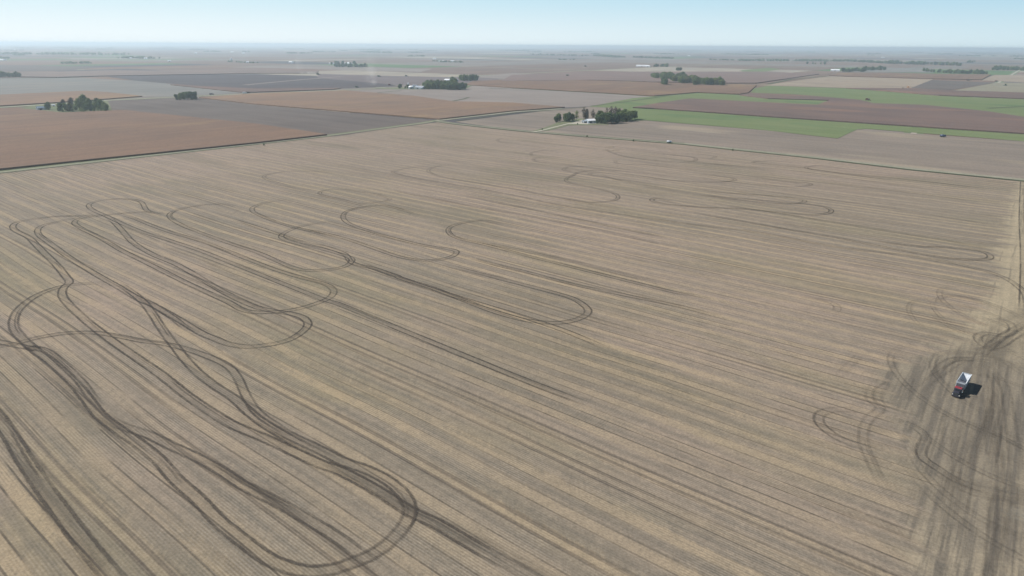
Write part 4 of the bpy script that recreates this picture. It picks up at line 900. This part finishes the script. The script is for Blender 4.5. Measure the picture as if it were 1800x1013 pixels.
# pale pole on the skyline
p = G(83, 92.5); e = empty('communication_tower', (p.x, p.y, 0)); tag(e, 'slender tower above the hazy tree line at the far left', 'tower')
m = MB()
for a in range(3): m.cyl((math.cos(a * 2.1) * 9, math.sin(a * 2.1) * 9, 0), (0, 0, 70), 1.2, .5, 8)
m.build('lattice', GALV, e); MB().cyl((0, 0, 70), (0, 0, 78), .5, .3, 8).build('antenna', GALV, e)

# ------------------------------------------------------------------ the grain truck
RED = simple('red_truck_paint', (0.22, 0.024, 0.035), .6, 0, .15)
HOOD = simple('dark_hood_paint', (0.035, 0.036, 0.05), .35, 0, .1)
ALU = simple('aluminium_sheet', (0.48, 0.52, 0.56), .5, .3, .12, 1.2)
CHROME = simple('chrome', (.8, .8, .8), .15, 1.0, .02)
LAMP = simple('lamp_glass', (.75, .73, .65), .1, 0, .02)
def make_truck():
    a0, a1 = G(1678.5, 700, 0), G(1697, 671.5, 0)
    dirt = (a1 - a0); az = math.atan2(dirt.x, dirt.y)
    tk = empty('grain_truck', (a0.x, a0.y, 0.12), -az + math.pi)    # local +Y = forward
    tag(tk, 'red cabbed grain truck with open silver box parked on the worked headland', 'truck')
    # forward end at local y=0, vehicle extends to -y
    MB().box((0, -7.5, .95), (.95, 14.3, .28)).build('chassis', DARKP, tk)
    MB().box((0, -.12, .62), (2.35, .25, .42), bev=.05).build('bumper', HOOD, tk)
    hd = MB().box((0, -1.05, 1.35), (1.9, 1.7, 1.15), top=(1.55, 1.6), bev=.12).build('hood', HOOD, tk)
    MB().box((0, -.17, 1.3), (1.2, .06, .85)).build('grille', DARKP, hd)
    for s in (-1, 1):
        MB().box((s * .98, -1.05, 1.0), (.42, 1.5, .35), bev=.1).build('mudguard', HOOD, tk)
        MB().cyl((s * .98, -.27, 1.0), (s * .98, -.2, 1.0), .14, .14, 14).build('headlight', LAMP, tk)
    cb = MB().box((0, -2.75, 1.75), (2.2, 1.75, 1.8), top=(2.1, 1.5), bev=.12).build('cab', HOOD, tk)
    MB().box((0, -2.8, 2.76), (2.15, 1.5, .30), top=(1.95, 1.2), bev=.08).build('cab_roof', RED, cb)
    MB().box((0, -1.92, 2.35), (1.75, .10, .62), bev=.02).build('windscreen', GLASS, cb)
    for s in (-1, 1):
        MB().box((s * 1.09, -2.7, 2.3), (.05, 1.0, .6)).build('side_window', GLASS, cb)
        mr = MB().box((s * 1.45, -1.95, 2.2), (.14, .08, .7)).cyl((s * 1.1, -1.95, 2.4), (s * 1.45, -1.95, 2.4), .03, .03, 6).build('mirror', CHROME, cb)
        MB().cyl((s * .95, -3.9, .9), (s * .95, -3.9, 3.2), .09, .09, 10).build('exhaust_stack', CHROME, tk)
        MB().cyl((s * .98, -3.4, .75), (s * .98, -4.8, .75), .32, .32, 16).build('fuel_tank', CHROME, tk)
    MB().box((0, -2.75, 2.97), (.9, .5, .12), bev=.03).build('roof_vent', RED, cb)
    # silver open box with sloping ends
    y0, y1, hw, zb, zt = -5.4, -14.7, 1.27, 1.25, 3.55
    m = MB()
    for s in (-1, 1): m.box((s * hw, (y0 + y1) / 2, (zb + zt) / 2), (.09, y0 - y1, zt - zb))
    for y in (y0, y1): m.box((0, y, (zb + zt) / 2), (2 * hw - .1, .09, zt - zb - .01))
    bx = m.build('grain_box', ALU, tk)
    mr = MB()
    for s in (-1, 1):
        for k in range(9):
            y = y0 + (y1 - y0) * (k + .5) / 9; mr.box((s * (hw + .085), y, (zb + zt) / 2), (.08, .12, zt - zb - .2))
    mr.build('side_post', ALU, bx)
    MB().box((0, (y0 + y1) / 2, zb + .05), (2 * hw - .12, y0 - y1 - .12, .08)).build('box_floor', simple('shade_dark_floor_sheet', (.07, .08, .10), .8), bx)  # shade inside the box is put into the floor's near-black colour
    m = MB()
    for s in (-1, 1): m.box((s * hw, (y0 + y1) / 2, zt + .05), (.2, y0 - y1 + .2, .11))
    for y in (y0, y1): m.box((0, y, zt + .05), (2 * hw - .21, .2, .108))
    m.build('top_rail', ALU, bx)
    # sloping hopper sheets inside, a tarp rolled on the left rail
    m2 = MB(); m2.face([(-hw + .06, y1 + .1, zt - .1), (hw - .06, y1 + .1, zt - .1), (hw - .06, y1 + 1.7, zb + .12), (-hw + .06, y1 + 1.7, zb + .12)])
    m2.build('rear_slope', ALU, bx)
    m = MB(); m.face([(-hw + .06, y0 - .1, zt - .5), (hw - .06, y0 - .1, zt - .5), (hw - .06, y0 - 2.4, zb + .12), (-hw + .06, y0 - 2.4, zb + .12)])
    m.build('front_slope', ALU, bx)
    MB().cyl((-hw - .12, y0, zt + .14), (-hw - .12, y1, zt + .14), .09, .09, 10).build('rolled_tarp', simple('white_tarp', (.7, .72, .74), .8), bx)
    MB().box((0, y0 + .62, 1.6), (2.3, 1.1, .9), bev=.06).box((0, y0 + .16, 2.6), (2.4, .16, 1.3), bev=.03).box((-.6, y0 + .9, 2.2), (.5, .5, .7), bev=.05).box((0, y0 - .75, zt + .15), (2 * hw - .1, 1.3, .1), bev=.03).build('front_deck', simple('grey_painted_steel', (.085, .09, .11), .6), tk)
    for (y, dual) in ((-1.05, 0), (-4.9, 1), (-6.2, 1), (-12.6, 1), (-13.8, 1)):
        for s in (-1, 1):
            if dual: w = MB().cyl((s * .58, y, .5), (s * .86, y, .5), .5, .5, 20).cyl((s * .92, y, .5), (s * 1.2, y, .5), .5, .5, 20).build('wheel', TYRE, tk)
            else: w = MB().cyl((s * .88, y, .5), (s * 1.18, y, .5), .5, .5, 20).build('wheel', TYRE, tk)
            MB().cyl((s * 1.21, y, .5), (s * 1.23, y, .5), .27, .2, 16).build('rim', CHROME, w)
    for s in (-1, 1): MB().box((s * .95, y1 - .08, 1.15), (.3, .06, .14)).build('tail_light', REDB, tk)
    return tk
make_truck()

# ------------------------------------------------------------------ dust behind harvesters
def vol_mat(name, dens, col, sc):
    t = NT(name); t.t.nodes.remove(t.b)
    P = t.pos(); v = t.n('ShaderNodeVolumePrincipled'); v.inputs['Color'].default_value = col + (1,)
    oc = t.n('ShaderNodeTexCoord').outputs['Object']
    ln = t.n('ShaderNodeVectorMath', operation='LENGTH'); t.link(oc, ln.inputs[0])
    fall = t.ss(ln.outputs['Value'], 0.1, 1.0, 1.0, 0.0)
    d = t.mul(t.mul(fall, t.ss(t.noise(P, sc, 3, 0.6), 0.35, 0.7)), dens)
    t.link(d, v.inputs['Density']); t.t.links.new(v.outputs[0], t.out.inputs['Volume']); return t.m
def dust(px, py, size, az, mat, label, z=0.5):
    p = G(px, py); me = bpy.data.meshes.new('dust'); b = bmesh.new(); bmesh.ops.create_icosphere(b, subdivisions=3, radius=1.0); b.to_mesh(me); b.free(); me.materials.append(mat)
    o = bpy.data.objects.new('dust_cloud', me); COL.objects.link(o); o.location = (p.x, p.y, size[2] * z); o.scale = size; o.rotation_euler = (0, 0, -R(az))
    tag(o, label, 'dust', 'dust raised by the harvesters', 'stuff')
DM = vol_mat('dust_volume', 0.008, (.95, .93, .90), 0.03); DM2 = vol_mat('thick_dust_volume', 0.022, (.95, .93, .90), 0.05)
dust(652, 148, (38, 22, 70), 118, DM, 'pale dust cloud drifting up left of the domed farm', 0.55)
dust(656, 151, (24, 12, 12), 118, DM2, 'low dust puff at the foot of the pale dust cloud', 0.7)
dust(543, 131.5, (14, 60, 7), 98, DM2, 'thin dust trail stretching left of the leading harvester', 0.9)
dust(526, 125, (20, 30, 40), 98, DM, 'faint dust rising at the left end of the thin dust trail', 0.7)

# ------------------------------------------------------------------ haze
def haze():
    S, z0, z1 = 45500.0, -1.5, 124.0
    V = [(-S, -S, z0), (S, -S, z0), (S, S, z0), (-S, S, z0), (-S, -S, z1), (S, -S, z1), (S, S, z1), (-S, S, z1)]
    V = [(x * 1.02, y * 1.02, z) for x, y, z in V]
    m = bpy.data.materials.new('haze_air'); m.use_nodes = True; nt = m.node_tree; nt.nodes.clear()
    v = nt.nodes.new('ShaderNodeVolumePrincipled'); v.inputs['Color'].default_value = (0.72, 0.88, 1.0, 1); v.inputs['Density'].default_value = HAZE_D
    v.inputs['Anisotropy'].default_value = 0.3
    out = nt.nodes.new('ShaderNodeOutputMaterial'); nt.links.new(v.outputs[0], out.inputs['Volume'])
    o = link_mesh('haze', V, [(3, 2, 1, 0), (4, 5, 6, 7), (0, 1, 5, 4), (1, 2, 6, 5), (2, 3, 7, 6), (3, 0, 4, 7)], m)
    o['kind'] = 'stuff'
HAZE_D = 9.2e-5
haze()
